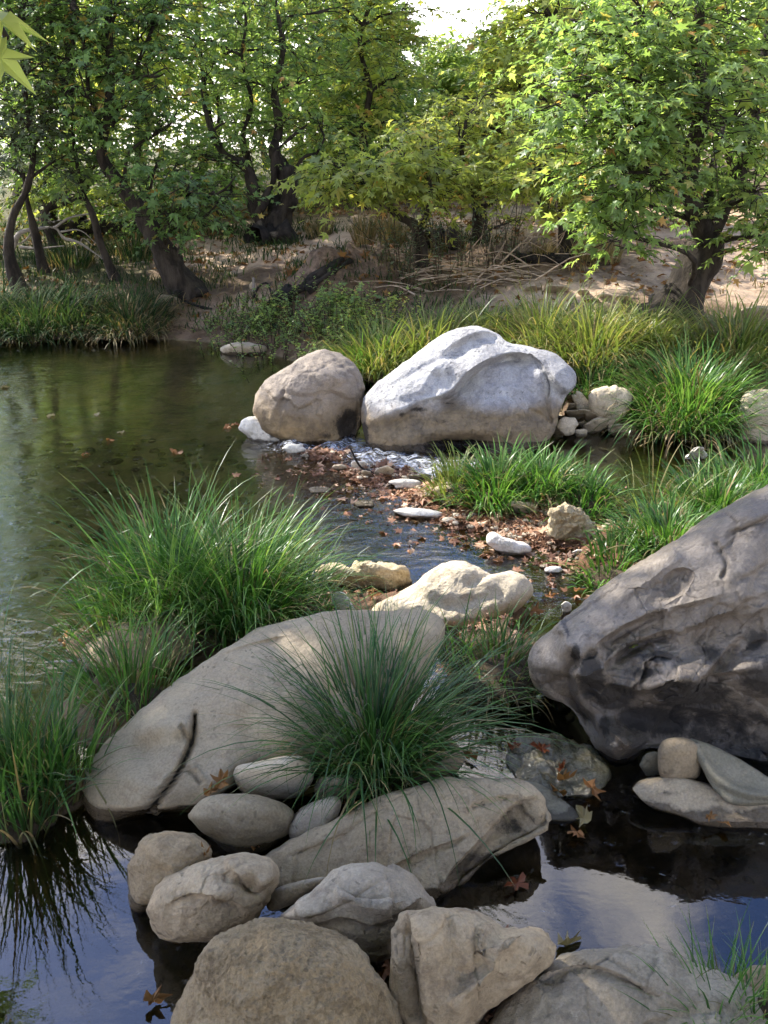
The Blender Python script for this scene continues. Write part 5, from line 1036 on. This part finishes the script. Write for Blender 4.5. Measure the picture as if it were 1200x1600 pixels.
# short bank grass
P = scatter_ground(1500, (-6.5, 5.5, 7.5, 15.5), lambda x, y, z: (z > .05) & (perlin(np.stack([x*.7, y*.9, x*0+8], -1))+.25-.12*np.clip(x, -3, 3) > 0) & (np.abs(y-(13+.06*x)) > 1.6))
VV, FF, TT = [], [], []; o = 0
n_ = len(P); k4 = 3
a = rs.rand(n_, k4)*6.28; h = rs.uniform(.04, .15, (n_, k4)); dx = np.stack([np.cos(a), np.sin(a), 0*a], -1)
b3 = P[:, None]+rs.randn(n_, k4, 3)*np.array([.05, .05, 0]); sd_ = np.stack([-np.sin(a), np.cos(a), 0*a], -1)*.006
mid = b3+dx*(h*.25)[..., None]+np.array([0, 0, 1])*(h*.6)[..., None]; tip = b3+dx*(h*.8)[..., None]+np.array([0, 0, 1])*(h*.95)[..., None]
V = np.stack([b3-sd_, b3+sd_, mid-sd_*.8, mid+sd_*.8, tip], 2).reshape(-1, 3); ix = np.arange(n_*k4)*5
F = [np.stack([ix, ix+1, ix+3, ix+2], -1), np.stack([ix+2, ix+3, ix+4], -1)]
tag(mesh_obj('bank_grass', V, F, M['grass_dry'], attrs={'along': np.tile([0, 0, .6, .6, 1.0], n_*k4)}), kind='stuff')
P = scatter_ground(5600, (-7.5, 1.5, 8.2, 14.0), lambda x, y, z: (z > .05) & (perlin(np.stack([x*.9, y*.9, x*0+1], -1))-.10*x > .05))
n_ = len(P); a = rs.rand(n_, k4)*6.28; h = rs.uniform(.04, .14, (n_, k4)); dx = np.stack([np.cos(a), np.sin(a), 0*a], -1)
b3 = P[:, None]+rs.randn(n_, k4, 3)*np.array([.05, .05, 0]); sd_ = np.stack([-np.sin(a), np.cos(a), 0*a], -1)*.006
mid = b3+dx*(h*.25)[..., None]+np.array([0, 0, 1])*(h*.6)[..., None]; tip = b3+dx*(h*.8)[..., None]+np.array([0, 0, 1])*(h*.95)[..., None]
V = np.stack([b3-sd_, b3+sd_, mid-sd_*.8, mid+sd_*.8, tip], 2).reshape(-1, 3); ix = np.arange(n_*k4)*5
F = [np.stack([ix, ix+1, ix+3, ix+2], -1), np.stack([ix+2, ix+3, ix+4], -1)]
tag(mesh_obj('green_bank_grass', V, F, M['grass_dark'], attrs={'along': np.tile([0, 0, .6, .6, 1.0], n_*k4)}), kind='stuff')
# pebbles on the stream bed and bar
t_ = (1+5**.5)/2
ico = norm(np.array([[-1, t_, 0], [1, t_, 0], [-1, -t_, 0], [1, -t_, 0], [0, -1, t_], [0, 1, t_], [0, -1, -t_], [0, 1, -t_], [t_, 0, -1], [t_, 0, 1], [-t_, 0, -1], [-t_, 0, 1]], float))
icf = np.array([[0, 11, 5], [0, 5, 1], [0, 1, 7], [0, 7, 10], [0, 10, 11], [1, 5, 9], [5, 11, 4], [11, 10, 2], [10, 7, 6], [7, 1, 8], [3, 9, 4], [3, 4, 2], [3, 2, 6], [3, 6, 8], [3, 8, 9], [4, 9, 5], [2, 4, 11], [6, 2, 10], [8, 6, 7], [9, 8, 1]])
def subdiv(V, F):
    V = list(map(tuple, V)); c = {}; out_ = []
    def md(a, b):
        k = (min(a, b), max(a, b))
        if k not in c: q = norm((np.array(V[a])+np.array(V[b]))[None])[0]; c[k] = len(V); V.append(tuple(q))
        return c[k]
    for a, b, d in F: x, y, z = md(a, b), md(b, d), md(d, a); out_ += [[a, x, z], [b, y, x], [d, z, y], [x, y, z]]
    return np.array(V), np.array(out_)
ico, icf = subdiv(ico, icf)
def pebbles(name, P, size, mat):
    n_ = len(P); s = size[:, None]*rs.uniform(.6, 1.2, (n_, 3))*np.array([1, 1, .55]); a = rs.rand(n_)*6.28
    T = ico[None]*s[:, None]*(1+.12*rs.randn(n_, len(ico), 1)*.6); x = T[..., 0]*np.cos(a)[:, None]-T[..., 1]*np.sin(a)[:, None]; y = T[..., 0]*np.sin(a)[:, None]+T[..., 1]*np.cos(a)[:, None]
    V = P[:, None]+np.stack([x, y, T[..., 2]], -1)
    tag(mesh_obj(name, V.reshape(-1, 3), ((np.arange(n_)*len(ico))[:, None, None]+icf[None]).reshape(-1, 3), M[mat], smooth=True), kind='stuff')
P = scatter_ground(1500, (-3.2, 2.4, 1.3, 7.0), lambda x, y, z: z < -.03); pebbles('bed_pebbles', P, rs.uniform(.012, .05, len(P)), 'beige_rock')
PP = []
for (a, b_, sx_, sy_, k) in bar[:9]+[(930, 660, .2, .12, 160)]:
    k = k//5+6; c = at_z(a, b_, 0.0); x = c[0]+rs.randn(k)*sx_; y = c[1]+rs.randn(k)*sy_; PP.append(np.stack([x, y, np.maximum(gh(x, y), -.02)+.004], -1))
PP = np.concatenate(PP); pebbles('bar_gravel', PP, rs.uniform(.008, .026, len(PP)), 'pale_stone')

# ------------------------------------------------------------------ single fallen leaves
bvh = BVHTree.FromPolygons([Vector(v) for v in np.concatenate(ROCK_V)], ROCK_F)
def land(px, py):
    """point and normal of the rock, ground or water surface under a photo pixel"""
    d = Vector(rays(px, py)).normalized(); o = Vector((0, 0, CAM_H))
    hit, nn, _, dist = bvh.ray_cast(o, d)
    w = at_z(px, py, 0.004); g = ground_hit(px, py); dw = np.linalg.norm(w-[0, 0, CAM_H]); dg = np.linalg.norm(g-[0, 0, CAM_H])
    best = (w, np.array([0, 0, 1.0])) if dw < dg else (g+[0, 0, .01], np.array([0, 0, 1.0]))
    if hit is not None and dist < min(dw, dg): best = (np.array(hit), np.array(nn if nn.z > 0 else -nn))
    return best
def fallen(label, px, py, size, mat, ang=0.0, curl=.25, tilt=.25, lift=.012, group=None):
    size *= .72 if lift > .005 else 1.15
    p, nn = land(px, py); rs2 = np.random.RandomState(int(px*7+py)); a = math.radians(ang)
    nv = norm((nn*.6+np.array([0, 0, .6])+rs2.randn(3)*tilt)[None])
    T = np.array([[0, .34, 0], [0, -.02, .0], [.22, .0, 0], [.50, .06, 0], [.36, .18, 0], [.26, .31, 0], [.40, .42, 0], [.54, .62, 0], [.33, .56, 0], [.17, .56, 0], [.13, .78, 0], [0, 1, 0], [-.13, .78, 0], [-.17, .56, 0], [-.33, .56, 0], [-.54, .62, 0], [-.40, .42, 0], [-.26, .31, 0], [-.36, .18, 0], [-.50, .06, 0], [-.22, 0, 0]], float)
    T[:, 2] = curl*((T[:, 0]**2)*1.2+(T[:, 1]-.35)**2*.8)+.05*rs2.randn(len(T)); T[:, 1] -= .4; T[1:, :2] *= 1+.13*rs2.randn(20, 1); T[:, 0] *= rs2.uniform(.65, 1.0); T[:, 2] += T[:, 0]*rs2.uniform(-.35, .35)
    TF = np.array([[0, k, k % 20+1] for k in range(1, 21)])
    V, F = leaves((p+nv[0]*lift)[None], np.array([[math.cos(a), math.sin(a), 0]]), nv, np.array([size]), T, TF)
    st = tube([V[1], V[1]+(V[1]-V[0])*.8+np.array([0, 0, .005])], size*.02, size*.012, 4, 4)
    root = tag(mesh_obj('fallen_leaf', V, F, M[mat], loc=p), label, 'leaf', group)
    return root
gL = 'fallen plane leaves'
for a in [('yellow and green plane leaf standing between the egg-shaped and wedge stones', 478, 1243, .12, 'fallen_yellow', 20, .5, .2), ('curled orange leaf below the rounded tan stone', 405, 1328, .10, 'fallen_orange', 60, .5), ('brown curled leaf left of the egg-shaped stone', 345, 1222, .10, 'fallen', 100, .6), ('second brown leaf crumpled beside the rounded tan stone', 330, 1238, .07, 'fallen', 40, .6), ('brown leaf at the right of the squat brown-grey rock', 322, 1342, .06, 'fallen', 10, .6),
          ('orange-tan leaf on top of the leaf cluster in the dark pool', 922, 1238, .11, 'fallen_orange', -60, .5), ('tan leaf at the left of the leaf cluster on the wet rock', 885, 1222, .09, 'fallen', 10, .5), ('brown leaf hanging at the edge of the wet rock', 868, 1240, .08, 'fallen', 160, .3), ('large pale yellow leaf floating below the leaf cluster', 912, 1280, .12, 'fallen_pale', 100, .2), ('amber leaf floating below the large pale yellow one', 897, 1308, .08, 'fallen_orange', 180, .2), ('dark red leaf stuck on the wet rock', 845, 1172, .09, 'fallen_red', 160, .2), ('maroon leaf low on the wet rock', 880, 1200, .08, 'fallen_red', 60, .3), ('reddish leaf at the upper left of the wet rock', 806, 1168, .07, 'fallen_red', 20, .3), ('brown leaf under the front sedge beside the dark pool', 735, 1185, .08, 'fallen', 140, .4),
          ('pale pinkish leaf floating beside the angular tan rock', 888, 1478, .10, 'fallen_pale', 30, .5), ('brown leaf floating at the bottom of the left pool', 240, 1568, .09, 'fallen', 20, .4), ('brown leaf on the mud below the left edge sedge', 68, 1266, .08, 'fallen', 0, .2), ('flat brown leaf at the left edge beside the pool', 28, 1285, .07, 'fallen', 20, .2), ('rust brown leaf left of the sloping boulder tip', 125, 1215, .11, 'fallen', 70, .4), ('orange leaf caught among loose sedge beside the sloping boulder', 245, 1070, .09, 'fallen_orange', 80, .4), ('orange leaf behind the white pointed rock', 585, 938, .08, 'fallen_orange', 30, .4),
          ('sunken brown leaf in the dark pool below the low slab', 1138, 1290, .10, 'fallen', 60, .2), ('rust leaf wedged between the humped and angular rocks', 605, 1470, .09, 'fallen', 80, .5), ('dark red leaf below the long tan slab', 805, 1385, .09, 'fallen_red', 200, .2), ('brown leaf below the blue-grey wedge', 540, 1262, .06, 'fallen', 200, .3), ('pale torn leaf at the top of the tan slab', 555, 1268, .06, 'fallen_pale', 30, .2), ('brown leaf beside the small brown stone', 565, 1240, .07, 'fallen', 130, .4), ('orange leaf floating beside the cream two-humped rock', 838, 958, .09, 'fallen_orange', 0, .2), ('tan leaf drifting near the shiny white pebble', 860, 935, .07, 'fallen_orange', 40, .2), ('orange leaf in the riffle left of the light sedge', 905, 925, .09, 'fallen_orange', 20, .2), ('brown leaf lying on the boxy slab ledge', 1110, 1280, .06, 'fallen', 20, .2)]:
    fallen(*a, group=gL)
gF = 'pale leaves floating on the pond'
for x, y, s, mt, lb in [(277, 706, .10, 'fallen_orange', 'largest orange leaf floating on the pond'), (190, 676, .05, 'fallen_pale', 'small pale leaf at mid pond'), (172, 688, .05, 'fallen_orange', 'tiny orange leaf nearer than the pale mid pond one'), (80, 650, .07, 'fallen_pale', 'pale leaf floating near the left frame edge'), (152, 647, .05, 'fallen_pale', 'tiny pale leaf farther out than the mid pond one'), (8, 605, .06, 'fallen_pale', 'pale leaf far out at the left frame edge'), (369, 664, .07, 'fallen_orange', 'orange leaf beside the small bright white rock'), (355, 668, .05, 'fallen_orange', 'small leaf left of the one by the white rock'), (134, 710, .06, 'fallen_orange', 'reddish leaf below the largest orange leaf'), (345, 858, .07, 'fallen_orange', 'yellowish leaf at the pond side of the big sedge'), (100, 1000, .08, 'fallen_orange', 'amber leaf beside the thin arching sedge'), (55, 655, .04, 'fallen_pale', 'faint pale leaf beside the one near the left edge')]:
    fallen(lb, x, y, s, mt, x*3, .1, .05, .004, gF)
fallen('small fresh green leaf lying on the dark boulder', 987, 1017, .055, 'leaf_light', 10, .3)
